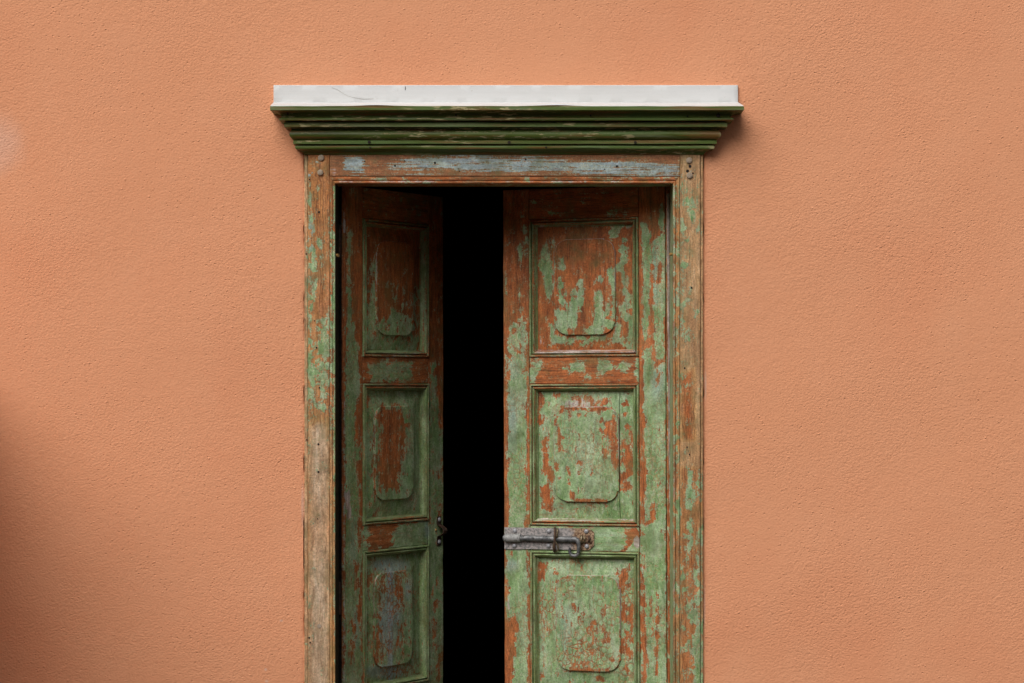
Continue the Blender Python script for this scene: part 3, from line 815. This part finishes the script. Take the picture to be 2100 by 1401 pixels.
for ii, fl in ((iL, 0), (iR, 1)):
    prev = None
    for j in range(jT + 1):
        k = vid(ii, j); b = back(k, 0.05)
        if prev:
            q = (prev[0], k, b, prev[1])
            Fc.append(q if fl else q[::-1])
        prev = (k, b)
prev = None
for i in range(iL, iR + 1):
    k = vid(i, jT); b = back(k, 0.05)
    if prev: Fc.append((prev[0], k, b, prev[1]))
    prev = (k, b)
mesh('wall', V, Fc, M['stucco'], house, 60)
# body of the wall behind its skin, splayed doorway, dark room
bw, bx0, bx1 = 0.34, XL - 0.02, XR + 0.02
core = merge(box(-7, bx0, 0.05, bw, 0, 5), box(bx1, 7, 0.05, bw, 0, 5), box(bx0, bx1, 0.05, bw, ZT + 0.03, 5))
mesh('wall_core', *core, M['room'], house)
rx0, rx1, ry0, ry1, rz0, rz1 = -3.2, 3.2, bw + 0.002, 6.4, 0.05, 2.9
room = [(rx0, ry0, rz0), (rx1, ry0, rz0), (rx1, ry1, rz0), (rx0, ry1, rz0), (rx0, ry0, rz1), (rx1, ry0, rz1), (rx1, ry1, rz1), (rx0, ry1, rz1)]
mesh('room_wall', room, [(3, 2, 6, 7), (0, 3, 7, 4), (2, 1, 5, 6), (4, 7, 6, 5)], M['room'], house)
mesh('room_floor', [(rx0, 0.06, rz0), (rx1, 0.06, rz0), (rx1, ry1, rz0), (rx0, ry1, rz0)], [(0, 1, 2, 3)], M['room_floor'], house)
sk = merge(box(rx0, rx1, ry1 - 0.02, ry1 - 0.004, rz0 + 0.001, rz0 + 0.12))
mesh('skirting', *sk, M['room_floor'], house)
# roof slab so that the room is closed from above
mesh('roof', *box(-7.3, 7.3, -0.25, 6.8, 5.0, 5.2), M['stone'], house)
# low wall added out of view on the left to cast the lower-left shade
SWX = P(-95, 800).x
V, Fc = board(-0.95, 0.0, 0.0, 1.72, 0, 0.26, ch=0.012, res=0.03, amp=0.002)
Vr = [(SWX + (0.0 - y), x - 0.004, z) for x, y, z in V]
mesh('added_shade_wall', Vr, Fc, M['stucco'], house, 50)

# ------------------------------------------------------------------ door frame
ZB = 0.06
frame = empty('door_frame', (P(1033, 800).x, 0, 0.0))
tag(frame, 'weathered wooden door frame with flaking paint, pegged corners and beaded inner edge', 'door frame')
fo = Vector(frame.location)
def fr(name, vf, mat, smooth=40, base=0.0, pale=0.0, parent=None):
    V, Fc = vf
    par = parent or frame
    o = mesh(name, [Vector(v) - fo for v in V], Fc, mat, par, smooth)
    wear(o, W_FRAME, base, pale)
    return o
pf = 9.0
def jamb(x0, x1, side):
    a, b = P(x0, 800, pf).x, P(x1, 800, pf).x
    return board(a, b, ZB + 0.02, P(x0, 317.5, pf).z, -pf * S, 0.10, ch=0.0015, seed=side * 3.0)
fr('jamb', jamb(632, 676, 1), M['wood_v'], 30)
fr('jamb', jamb(1395, 1436, 2), M['wood_v'], 30, pale=0.55)
fr('back_band', board(P(624.3, 800, 4).x, P(631.6, 800, 4).x, ZB + 0.02, P(625, 317.8, 4).z, -4.5 * S, 0.05, ch=0.002, amp=0.0006, seed=5), M['wood_v'], 30, pale=0.8)
fr('back_band', board(P(1436.4, 800, 4).x, P(1442, 800, 4).x, ZB + 0.02, P(1440, 317.8, 4).z, -6 * S, 0.05, ch=0.002, amp=0.0006, seed=6), M['wood_v'], 30, pale=1.0)
fr('lintel', board(P(676.7, 800, pf).x, P(1394.3, 800, pf).x, P(1000, 361.5, pf).z, P(1000, 317.6, pf).z, -(pf + 0.6) * S, 0.10, ch=0.0014, seed=9), M['lintel'], 30)
# bead moulding round the opening, mitred at the corners, then the reveal
BW = 12.0
prof = [(0.4, 6.0), (0.6, 8.0), (1.2, 8.6), (5.5, 8.4), (6.6, 7.4), (7.0, 6.2), (7.6, 7.2), (9.0, 8.6), (10.6, 8.4), (11.6, 7.0), (12.0, 5.0), (12.0, 2.0)]
def bead_pts(x_out, sgn, y_out, ybot):
    st, en = [], []
    for d, h in prof:
        q = P(x_out + sgn * d, y_out + d * 1.30, h)
        st.append(q); en.append(Vector((q.x, q.y, ZB + 0.02)))
    return st, en
xoL, xoR, yoT = 676.0, 1394.6, 361.7
a, b = bead_pts(xoL, 1, yoT, 0)
fr('bead_moulding', strip(b, a, 330, 0.0002, 1), M['wood_v'], 35)
a, b = bead_pts(xoR, -1.2, yoT, 0)
fr('bead_moulding', strip(a, b, 330, 0.0002, 2), M['wood_v'], 35, pale=0.4)
st = [P(xoL + d, yoT + d * 1.30, h) for d, h in prof]
en = [P(xoR - 1.2 * d, yoT + d * 1.30, h) for d, h in prof]
for q, r_ in zip(st, en): r_.z = q.z
fr('bead_moulding', strip(st, en, 150, 0.0002, 3), M['wood_h'], 35)
M['shaded_wood'] = mat_plain('shade_darkened_wood', (0.030, 0.022, 0.016), (0.055, 0.045, 0.03), 70, 0.9, 0, 0.001, (0.02, 0.014, 0.012), spec=0.1)  # dirty bare wood, darkened further to stand in for shade in the hinge gap
for xo, sg_, mt_ in ((xoL, 1, 'shaded_wood'), (xoR, -1.2, 'wood_v')):  # left reveal takes the colour with shade put in, right one its paint
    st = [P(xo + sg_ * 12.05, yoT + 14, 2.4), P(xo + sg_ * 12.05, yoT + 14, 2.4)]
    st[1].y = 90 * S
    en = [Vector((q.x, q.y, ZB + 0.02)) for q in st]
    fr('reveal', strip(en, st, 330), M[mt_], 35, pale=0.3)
# solid timber behind the beads
jd = 90.0
fr('stop', box(P(676.5, 800, 6).x, P(686.5, 800, 0).x, -0.004, jd * S, ZB + 0.02, P(1000, 372, 5).z), M['wood_v'], None)
fr('stop', box(P(1381.2, 800, 0).x, P(1394, 800, 6).x, -0.004, jd * S, ZB + 0.02, P(1000, 372, 5).z), M['wood_v'], None)
fr('stop', box(P(686.7, 800, 0).x, P(1381, 800, 0).x, -0.004, jd * S, P(1000, 374.5, 5).z, P(1000, 362, 5).z), M['wood_h'], None)
for x, y, r_ in ((658.5, 323.8, 6.2), (657, 354, 6.0), (1413, 329, 6.2), (1414, 360, 6.3)):
    q = P(x, y, pf) - fo
    mesh('peg', *dome(q, r_ * S, 0.0016, 16, 3, 0.004), M['peg'], frame, 40)
def nail(x, y, p, par, r_=1.8, off=None):
    q = P(x, y, p) - (off if off is not None else fo)
    mesh('nail', *dome(q, r_ * S, 0.0006, 8, 2, 0.0006), M['nail'], par, 60)
for x, y, r_ in ((810, 340, 2.2), (892, 334, 2.4), (1078, 327, 2.0), (1265, 341, 2.4), (748, 331, 1.6), (830, 330, 1.3), (1240, 347, 1.3), (942, 351, 1.3)):
    nail(x, y, pf + 0.8, frame, r_)
for x, y, r_ in ((654, 435, 2.4), (645, 658, 1.4), (649, 713, 1.8), (655, 795, 1.7), (653, 911, 2.2), (653, 968, 2.2), (651, 1064, 1.2), (635, 368, 1.6), (628, 521, 1.6), (629, 902, 1.6), (634, 1308, 2.0), (636, 1318, 1.8),
                 (1415, 341, 3.2), (1410, 351, 3.2), (1421, 355, 1.8), (1418, 590, 2.0), (1404, 755, 1.8), (1409, 917, 1.6), (1414, 932, 1.6)):
    nail(x, y, pf + 0.4 if x > 632 else 5.0, frame, r_)
q = P(654.5, 1284, pf) - fo
mesh('peg', *tube([q + Vector((0, 0.002, 0)), q + Vector((0, -0.0012, 0))], 4.4 * S, 14), M['peg'], frame, 40)
fr('sill', board(P(676, 800).x - 0.06, P(1395, 800).x + 0.06, 0.004, ZB + 0.018, -0.03, 0.13, ch=0.006, res=0.02), M['stone'], 40)

# ------------------------------------------------------------------ cornice over the door
cornice = empty('cornice', (P(1040, 300).x, 0, P(1040, 317).z))
tag(cornice, 'dark green stepped wooden cornice with white flashing board above the door', 'cornice')
co_ = Vector(cornice.location)
def cxl(p): return 625.0 - (p - 9) * 1.13
def cxr(p): return 1441.5 + (p - 9) * 1.34
def cor(name, prof, mat, n=160, wobble=0.0003, seed=0, xl=cxl, xr=cxr, smooth=35, zf=None):
    """prof: (apparent row, projection in px); closed towards the wall at both ends"""
    rows = []
    for k, (y, p) in enumerate(prof):
        f0, f1 = P(xl(p), y, p), P(xr(p), y, p)
        z = f0.z
        f1.z = z
        rows.append((f0, f1))
    V, Fc = [], []
    m = len(rows)
    path = []
    for i in range(n + 3):
        line_ = []
        for k, (f0, f1) in enumerate(rows):
            if i == 0: q = Vector((f0.x, 0.012, f0.z))
            elif i == n + 2: q = Vector((f1.x, 0.012, f1.z))
            else:
                tt = (i - 1) / n
                q = f0.lerp(f1, tt)
                q.z += wobble * wob(q.x * 0.21, k * 0.13, seed) + (zf(q.x, k) if zf else 0.0)
                q.y += wobble * wob(q.x * 0.4, k * 0.31, seed + 3)
            line_.append(q)
        path.append(line_)
    for ln in path: V += ln
    for i in range(n + 2):
        for k in range(m - 1):
            Fc.append((i * m + k, i * m + k + 1, (i + 1) * m + k + 1, (i + 1) * m + k))
    return mesh(name, [v - co_ for v in V], Fc, mat, cornice, smooth)
cor('crown_moulding', [(217.6, 0), (218.0, 70.5), (218.6, 72), (225.5, 72), (226.4, 71), (226.8, 67), (228.5, 61), (231.5, 56), (235.5, 52.6), (239.5, 51), (241, 51.2), (241.6, 54), (243, 55.6), (245, 56), (247, 55), (248, 53), (248.6, 44), (248.6, 0)], M['cornice'], seed=1)
cor('fillet_strip', [(249.4, 0), (250.4, 45), (251, 46.2), (260.2, 46.2), (261, 45), (261.2, 0)], M['cornice'], seed=2)
cor('ogee_moulding', [(261.6, 0), (262, 34), (264.5, 32.6), (267.5, 33), (271, 35.4), (275, 37), (279, 36.6), (283, 34), (286.4, 30), (287.2, 28), (287.4, 0)], M['cornice'], seed=3)
cor('fillet_strip', [(287.8, 0), (288, 29), (288.6, 30), (295, 30), (295.7, 29), (296, 0)], M['cornice'], seed=4)
cor('bed_moulding', [(296.6, 0), (298, 20), (298.3, 25), (299.5, 26.5), (302.5, 27), (305, 26), (306.6, 23.5), (307, 20), (309, 16.5), (312, 13), (315, 11), (317, 10.4), (317.2, 0)], M['cornice'], seed=5)
def gap(x, k):
    px_ = x / S + 1050
    if k < 2: return 0.0
    return 0.0030 * math.exp(-((px_ - 1138) / 42.0) ** 2) + 0.0024 * math.exp(-((px_ - 775) / 45.0) ** 2) + 0.0003 * wob(x * 0.9, 0.2, 3)
cor('flashing_ledge', [(209.2, 0), (210.0, 9), (216.6, 69), (217.7, 70), (217.9, 30)], M['white'], seed=7, wobble=0.0004,
    xl=lambda p: 561 - max(0, p - 9) * 0.10, xr=lambda p: 1513.5 + max(0, p - 9) * 0.185, zf=gap, smooth=30)
b0, b1 = P(561, 175.2, 8), P(1513.5, 210.6, 8)
V, Fc = board(b0.x, b1.x, b1.z, P(561, 174.6, 8).z, -8 * S, 0.006, ch=0.0015, res=0.012, amp=0.0005)
mesh('flashing_board', [Vector(v) - co_ for v in V], Fc, M['white'], cornice, 30)
def hair(name, pts, p, r_, mat):
    mesh(name, *tube([P(x, y, p) - co_ for x, y in pts], r_ * S, 6), mat, cornice, 60)
M['crack'] = mat_plain('grey_hairline', (0.50, 0.49, 0.45), (0.60, 0.59, 0.55), 60, 0.9)
hair('hairline_crack', [(680, 180), (692, 184), (702, 190.5), (712, 196.5), (726, 200.5), (744, 203.3), (766, 202.6)], 8.4, 0.4, M['crack'])
hair('hairline_crack', [(831, 177.5), (831.6, 181), (831, 185)], 8.3, 0.7, M['nail'])
for x, y, p, r_ in ((590, 233.5, 57, 2.2), (935, 236, 54, 2.2), (1211, 237, 54, 1.8), (1473, 237, 54, 4.0), (1410, 238.5, 53, 1.6), (757, 291.5, 30.3, 3.2), (759, 303, 27, 2.0), (1044, 292, 30.3, 3.2), (1120, 302, 27, 2.0), (1303, 292, 30.3, 3.0)):
    nail(x, y, p + 0.4, cornice, r_, co_)

# ------------------------------------------------------------------ door leaves
TF = 13.0      # pivot sits this far (px) behind the face
TB = 15.0
def make_pivot(px_corner, setback, ang, side):
    """pivot so that the front hinge corner shows at px_corner, setback px behind the wall"""
    c = P(px_corner, 800, -setback)
    a = R(ang)
    # front corner = pivot + R(0,-TF)
    off = Vector((math.sin(a) * TF * S, -math.cos(a) * TF * S, 0))
    return Vector((c.x, c.y, 0)) - off
def ray_local(leaf, px_, py_, h=0.0):
    mi = leaf.matrix_world.inverted()
    o = mi @ Vector((0, -D, H))
    d = (mi @ P(px_, py_, 0)) - o
    yt = -(TF + h) * S
    k = (yt - o.y) / d.y
    return o + d * k

def leaf_part(leaf, name, vf, mat, shapes, base=0.0, smooth=30, pale=0.0, parent=None, floor=None, top_white=None):
    o = mesh(name, *vf, mat, parent or leaf, smooth)
    wear(o, shapes, base, pale, floor, top_white)
    return o

def moulding(leaf, par, x0, x1, z0, z1, shapes, seed):
    """four mitred strips between frame and panel; heights in px above the face"""
    pr = [(0.0, -3.0), (0.3, 1.6), (1.4, 3.0), (3.6, 3.2), (4.8, 1.8), (5.4, -3.4), (6.2, -3.8), (6.9, 0.8), (8.6, 2.8), (10.6, 1.8), (12.4, -2.6), (13.4, -6.2), (14.4, -8.6), (15.6, -9.0), (15.8, -14.0)]
    yy = -TF * S
    def corner(cx, cz, sx, sz):
        return [Vector((cx + sx * d * S, yy - h * S, cz + sz * d * S)) for d, h in pr]
    bl, br, tr, tl = corner(x0, z0, 1, 1), corner(x1, z0, -1, 1), corner(x1, z1, -1, -1), corner(x0, z1, 1, -1)
    for a, b, mt, k in ((br, bl, 'wood_h', 0), (tl, tr, 'wood_h', 1), (bl, tl, 'wood_v', 2), (tr, br, 'wood_v', 3)):
        d = (b[0] - a[0]).normalized() * 0.0004
        L_ = (b[0] - a[0]).length
        vf = strip([q + d for q in a], [q - d for q in b], int(L_ / 0.006), 0.0003, seed + k)
        leaf_part(leaf, 'moulding', vf, M[mt.replace('wood', 'mould')], shapes, 0.5, 40, parent=par, floor=0.62 if mt == 'wood_v' else 0.45)

def tablet_grid(x0, x1, z0, z1, ins, r, e, yf):
    zz = []
    h = z1 - z0
    for dz in [0, e * 0.99, e * 1.01] + [e + r * q for q in (0.04, 0.1, 0.18, 0.28, 0.4, 0.55, 0.7, 0.85, 0.999, 1.001)]:
        zz.append(dz)
    n = int((h - 2 * zz[-1]) / 0.005)
    mid_ = [zz[-1] + (h - 2 * zz[-1]) * k / n for k in range(1, n)]
    rows = zz + mid_ + [h - q for q in reversed(zz)]
    nx = int((x1 - x0) / 0.005)
    V = []
    for dzt in rows:
        dz = min(dzt, h - dzt)
        if dz < e: i_ = r + e
        elif dz < e + r: i_ = e + r - math.sqrt(max(0, r * r - (r + e - dz) ** 2))
        else: i_ = 0.0
        a, b = x0 + i_ + ins, x1 - i_ - ins
        z = z1 - dzt
        z += -ins if dzt == 0 else (ins if dzt == h else 0)
        for k in range(nx + 1):
            V.append((a + (b - a) * k / nx, yf, z))
    return V, len(rows), nx + 1
def tablet(x0, x1, z0, z1, hf, yb, seed, r=22 * S, e=2.8 * S):
    yf = -(TF + hf) * S
    A, nr, W = tablet_grid(x0, x1, z0, z1, 1.7 * S, r, e, yf)
    A = [(x, y + 0.0003 * wob(x, z, seed), z) for x, y, z in A]
    B, _, _ = tablet_grid(x0, x1, z0, z1, 0.0, r, e, yf + 1.3 * S)
    Fc = [(j * W + i, (j + 1) * W + i, (j + 1) * W + i + 1, j * W + i + 1) for j in range(nr - 1) for i in range(W - 1)]
    loop = [i for i in range(W)] + [j * W + W - 1 for j in range(1, nr)] + [(nr - 1) * W + i for i in range(W - 2, -1, -1)] + [j * W for j in range(nr - 2, 0, -1)]
    V = list(A)
    n0 = len(V); V += [B[k] for k in loop]
    n1 = len(V); V += [(B[k][0], yb, B[k][2]) for k in loop]
    L = len(loop)
    for k in range(L):
        m = (k + 1) % L
        Fc.append((loop[k], loop[m], n0 + m, n0 + k))
        Fc.append((n0 + k, n0 + m, n1 + m, n1 + k))
    return V, Fc, n0, n1

LEAN = R(0.22)
rl_p = make_pivot(1374.0, 85, -18.0, 1)
# mirrored: for the right leaf the face normal tilts the other way
RA, LA = -17.5, 57.0
right = empty('door_leaf', (rl_p.x + math.tan(LEAN) * (H - ZB), rl_p.y, ZB + 0.02), (0, -LEAN, R(RA)))
tag(right, 'right door leaf, nearly shut, mostly pale green peeling paint, slide bolt on it', 'door leaf')
lp = make_pivot(705.0, 85, LA, 0)
left = empty('door_leaf', (lp.x, lp.y, ZB + 0.02), (0, 0, R(LA)))
tag(left, 'left door leaf swung inward into the dark, red brown wood with darker green paint', 'door leaf')
bpy.context.view_layer.update()

# rows and columns measured on the nearly frontal leaf
def ru(px_): return -ray_local(right, px_, 800).x
def rz(py_, px_=1198): return ray_local(right, px_, py_).z
LW = ru(1032.5)
UA, UB = ru(1310.5), ru(1086.0)
ZTOP = H + 429 * S - ZB - 0.02
PAN = [(448.0, 732.0), (787.0, 1079.0), (1131.0, 1422.0), (1474.0, 1765.0)]
TAB = [(1136, 1262, 490, 687), (1135, 1268, 834, 1030), (1138, 1270, 1180, 1377), (1138, 1270, 1522, 1720)]
def build_leaf(leaf, sg, shapes, lean_seed):
    X = lambda u: sg * u
    def bd(u0, u1, z0, z1, seed, **k):
        a, b = sorted((X(u0), X(u1)))
        return board(a, b, z0, z1, -TF * S, TB * S, ch=0.0016, seed=seed, joint=0.0007, **k)
    zr = [(rz(b), rz(a)) for a, b in PAN]
    # upright stiles; the hinge stile carries a worn half round edge
    leaf_part(leaf, 'stile', bd(9.5 * S, UA, 0.0, ZTOP, 1 + lean_seed), M['wood_v'], shapes)
    leaf_part(leaf, 'stile', bd(UB, LW, 0.0, ZTOP, 2 + lean_seed), M['wood_v'], shapes)
    eb = [(0.2, -26), (0.2, -6), (1.0, -2.4), (2.6, -0.2), (4.6, 0.8), (6.6, 0.2), (8.2, -1.6), (9.0, -4.0), (9.2, -26)]
    z_a, z_b = 0.0, ZTOP
    st = [Vector((X(d * S), -(TF + h) * S, z_a)) for d, h in eb]
    en = [Vector((X(d * S), -(TF + h) * S, z_b)) for d, h in eb]
    leaf_part(leaf, 'edge_bead', strip(st, en, 320, 0.0006, 4 + lean_seed) if sg > 0 else strip(en, st, 320, 0.0006, 4), M['wood_v'], shapes, 0.3, 35)
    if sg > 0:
        mesh('hinge_edge', *box(-1.4 * S, -0.3 * S, -(TF - 5) * S, TB * S, 0.001, ZTOP - 0.001), M['shaded_wood'], leaf)  # edge strip with the gap's shade put into its dark colour
    # rails between the stiles
    bounds = [ZTOP] + [z for a, b in zr for z in (b, a)] + [0.0]
    for k in range(0, len(bounds), 2):
        leaf_part(leaf, 'rail', bd(UA, UB, bounds[k + 1], bounds[k], 11 + k + lean_seed), M['wood_h'], shapes)
    for k, (za, zb) in enumerate(zr):
        tx0, tx1, ty0, ty1 = TAB[k]
        tu0, tu1, tz0, tz1 = ru(tx1), ru(tx0), rz(ty1), rz(ty0)
        i0, i1, j0, j1 = UA + 14 * S, UB - 14 * S, za + 14 * S, zb - 14 * S
        def hf(x, z):
            u = abs(x)
            t_ = min((u - i0) / (tu0 - i0), (i1 - u) / (i1 - tu1), (z - j0) / (tz0 - j0), (j1 - z) / (j1 - tz1))
            y = 0.0085 * (1 - max(0.0, min(1.0, t_)))
            if k == 1 and abs(u - UCR) < 0.0012: y += 0.003
            return y
        UCR = ru(1268.5)
        a, b = sorted((X(i0), X(i1)))
        if k == 1:
            # two boards with an open joint
            uc = X(ru(1268.5))
            p1 = board(a, uc - 0.0007, j0, j1, -(TF - 6.0) * S, TB * S * 0.6, ch=0.0008, seed=31, hf=hf)
            p2 = board(uc + 0.0007, b, j0, j1, -(TF - 6.0) * S, TB * S * 0.6, ch=0.0008, seed=32, hf=hf)
            vf = merge(p1, p2)
        else:
            vf = board(a, b, j0, j1, -(TF - 6.0) * S, TB * S * 0.6, ch=0.0008, seed=30 + k, hf=hf)
        mt = M['wood_crackle'] if k >= 2 else M['wood_v']
        pan = leaf_part(leaf, 'panel', vf, mt, shapes, 0.5, 25)
        a, b = sorted((X(tu0), X(tu1)))
        tv, tf, n0_, n1_ = tablet(a, b, tz0, tz1, -1.0, -(TF - 9) * S, k)
        leaf_part(leaf, 'tablet', (tv, tf), mt, shapes, 0.5, 35, parent=pan, top_white=(n0_, n1_, tz0 + (tz1 - tz0) * 0.45))
        a, b = sorted((X(UA), X(UB)))
        moulding(leaf, pan, a, b, za, zb, shapes, k * 5)
build_leaf(right, -1, W_RIGHT, 0)
build_leaf(left, 1, W_LEFT, 20)

# ------------------------------------------------------------------ slide bolt on the right leaf
def Rl(px_, py_, h=0.0): return ray_local(right, px_, py_, h)
bolt = empty('slide_bolt', (0, 0, 0)); bolt.parent = right
bolt['label'] = 'rusty grey slide bolt with hooked handle'
def plate_poly(pts, h0, h1):
    A = [Rl(x, y, h1) for x, y in pts]; B = [Rl(x, y, h0) for x, y in pts]
    n = len(pts)
    Fc = [tuple(range(n)), tuple(range(2 * n - 1, n - 1, -1))]
    Fc += [(k, n + k, n + (k + 1) % n, (k + 1) % n) for k in range(n)]
    return A + B, Fc
V, Fc = plate_poly([(1034.5, 1082), (1034.5, 1125.5), (1140, 1127), (1207, 1128.5), (1218, 1119), (1218.5, 1092), (1210, 1084), (1140, 1083)], 0.2, 2.4)
mesh('back_plate', V, [tuple(reversed(f)) for f in Fc], M['plate'], bolt)
V, Fc = plate_poly([(1034.8, 1081.4), (1034.8, 1126.2), (1069.5, 1126.6), (1069.5, 1081.8)], 2.3, 3.4)
mesh('keeper_plate', V, [tuple(reversed(f)) for f in Fc], M['plate'], bolt)
yb_ = 1103.5
mesh('keeper_barrel', *tube([Rl(1036, yb_, 7), Rl(1038, yb_, 7), Rl(1066, yb_, 7), Rl(1067.5, yb_, 7)], [8.4 * S, 9.0 * S, 9.0 * S, 8.4 * S], 18), M['barrel'], bolt, 40)
mesh('collar', *tube([Rl(1067, yb_, 7), Rl(1072, yb_, 7), Rl(1076, yb_, 7)], [6.2 * S, 5.0 * S, 6.4 * S], 16), M['dark_iron'], bolt, 40)
rod = [Rl(1033, yb_, 7), Rl(1037, yb_, 7), Rl(1076, yb_ + .3, 7), Rl(1120, yb_ + 1.5, 7), Rl(1170, yb_ + 2.8, 7), Rl(1181, yb_ + 3.2, 7.4), Rl(1184.5, yb_ + 5, 8.4), Rl(1186, yb_ + 10, 9.5), Rl(1187, 1122, 10), Rl(1186.5, 1131, 10)]
rr = [6.6, 6.6, 6.4, 6.6, 6.4, 6.0, 5.2, 4.6, 4.3, 4.0]
for k in range(1, 9):
    a = math.pi * k / 8
    rod.append(Rl(1177.5 + 9 * math.cos(a), 1131 + 9.5 * math.sin(a), 10)); rr.append(3.9 - 0.05 * k)
rod += [Rl(1168.5, 1127, 10.5), Rl(1169.5, 1124, 11.5)]; rr += [3.3, 2.6]
mesh('bolt_rod', *tube(rod, [q * S for q in rr], 14), M['iron'], bolt, 50)
for x, y in ((1056, 1088.6), (1126, 1089.5), (1202.5, 1090), (1055, 1119.5), (1125, 1119.5), (1203.5, 1120.5)):
    mesh('screw', *dome(Rl(x, y, 2.2 if x > 1070 else 3.2), 5.2 * S, 3.6 * S, 14, 4, 0.0006), M['screw'], bolt, 50)
# strap loop and the twisted wire that ties the bolt
def ring(px_, y0, y1, hh, rad, tilt=0.0, n=20):
    pts = []
    for k in range(n + 1):
        a = 2 * math.pi * k / n
        pts.append(Rl(px_ + tilt * math.cos(a), (y0 + y1) / 2 - (y1 - y0) / 2 * math.cos(a), hh / 2 + hh / 2 * math.sin(a)))
    return tube(pts, rad * S, 8, cap=False)
mesh('strap', *ring(1137.5, 1083, 1131, 17, 2.6, 0.6), M['dark_iron'], bolt, 60)
mesh('strap', *ring(1142.5, 1085, 1104, 16, 2.0, 0.8), M['wire'], bolt, 60)
mesh('wire_tie', *merge(tube([Rl(1138, 1100, 15), Rl(1137.5, 1108, 16), Rl(1136, 1114, 15), Rl(1134.5, 1122, 13), Rl(1136, 1131, 8)], [2.1 * S] * 5, 8),
                        tube([Rl(1138, 1108, 16), Rl(1141, 1114, 15), Rl(1144.5, 1121, 13), Rl(1145, 1127, 11), Rl(1141, 1131, 8)], [1.6 * S] * 5, 8)), M['wire'], bolt, 60)
# second guide: two rolled lugs at the clipped end
for x, r_ in ((1191, 7.0), (1197, 6.2), (1207, 5.2)):
    pts = []
    for k in range(11):
        a = math.pi * k / 10
        pts.append(Rl(x + 1.5 * math.sin(a), yb_ + 2.5 - r_ * math.cos(a), 2 + 9 * math.sin(a)))
    mesh('lug', *tube(pts, [2.4 * S] * 11, 8), M['wire'] if x < 1200 else M['dark_iron'], bolt, 60)

# ------------------------------------------------------------------ staple handle and hinges
def Ll(px_, py_, h=0.0): return ray_local(left, px_, py_, h)
hand = empty('pull_staple', (0, 0, 0)); hand.parent = left
hand['label'] = 'dark iron staple with two round screws'
c0 = Ll(899.5, 1088)
prof_ = [(-31, 1.2), (-17, 1.4), (-13, 3.0), (-10, 9), (-6, 16), (0, 19), (6, 17), (10, 10), (13, 3.0), (17, 1.4), (33, 1.2)]
A = []
for dz, h in prof_:
    for wv in (-7.5, 7.5):
        A.append(Vector((c0.x + wv * S, -(TF + h) * S, c0.z - dz * S)))
for dz, h in prof_:
    for wv in (-7.5, 7.5):
        A.append(Vector((c0.x + wv * S, -(TF + h - 1.8) * S, c0.z - dz * S)))
n = len(prof_)
Fc = []
for k in range(n - 1):
    a, b, c_, d_ = 2 * k, 2 * k + 1, 2 * k + 3, 2 * k + 2
    Fc += [(a, d_, c_, b), (2 * n + a, 2 * n + b, 2 * n + c_, 2 * n + d_), (a, 2 * n + a, 2 * n + d_, d_), (b, c_, 2 * n + c_, 2 * n + b)]
mesh('strap', A, Fc, M['dark_iron'], hand, 40)
for dz in (-24, 25):
    mesh('screw', *dome(Vector((c0.x + 1 * S, -(TF + 1.4) * S, c0.z - dz * S)), 5.0 * S, 3.0 * S, 14, 4, 0.0004), M['screw'], hand, 50)
mesh('brass_stud', *dome(Ll(894, 1087, 0.2), 3.0 * S, 2.5 * S, 10, 3), M['brass'], hand, 50)
for leaf, sg in ((left, 1), (right, -1)):
    for zz in (H + (HZ - 505) * S - ZB, 0.95, 0.30):
        V, Fc = tube([Vector((-sg * 0.001, -0.003, zz - 0.045)), Vector((-sg * 0.001, -0.003, zz + 0.045))], 0.0055, 10)
        mesh('hinge', V, Fc, M['dark_iron'], leaf, 50)
q = P(690.2, 524, 0) - fo
mesh('brass_pin', *tube([q + Vector((-0.004, 0.004, 0)), q + Vector((0.0052, -0.002, 0))], 3.6 * S, 10), M['brass'], frame, 40)
q = P(1376.5, 522, -4) - fo
mesh('brass_pin', *tube([q + Vector((0.006, 0.003, 0)), q + Vector((-0.004, -0.002, 0.001))], 3.0 * S, 10), M['brass'], frame, 40)
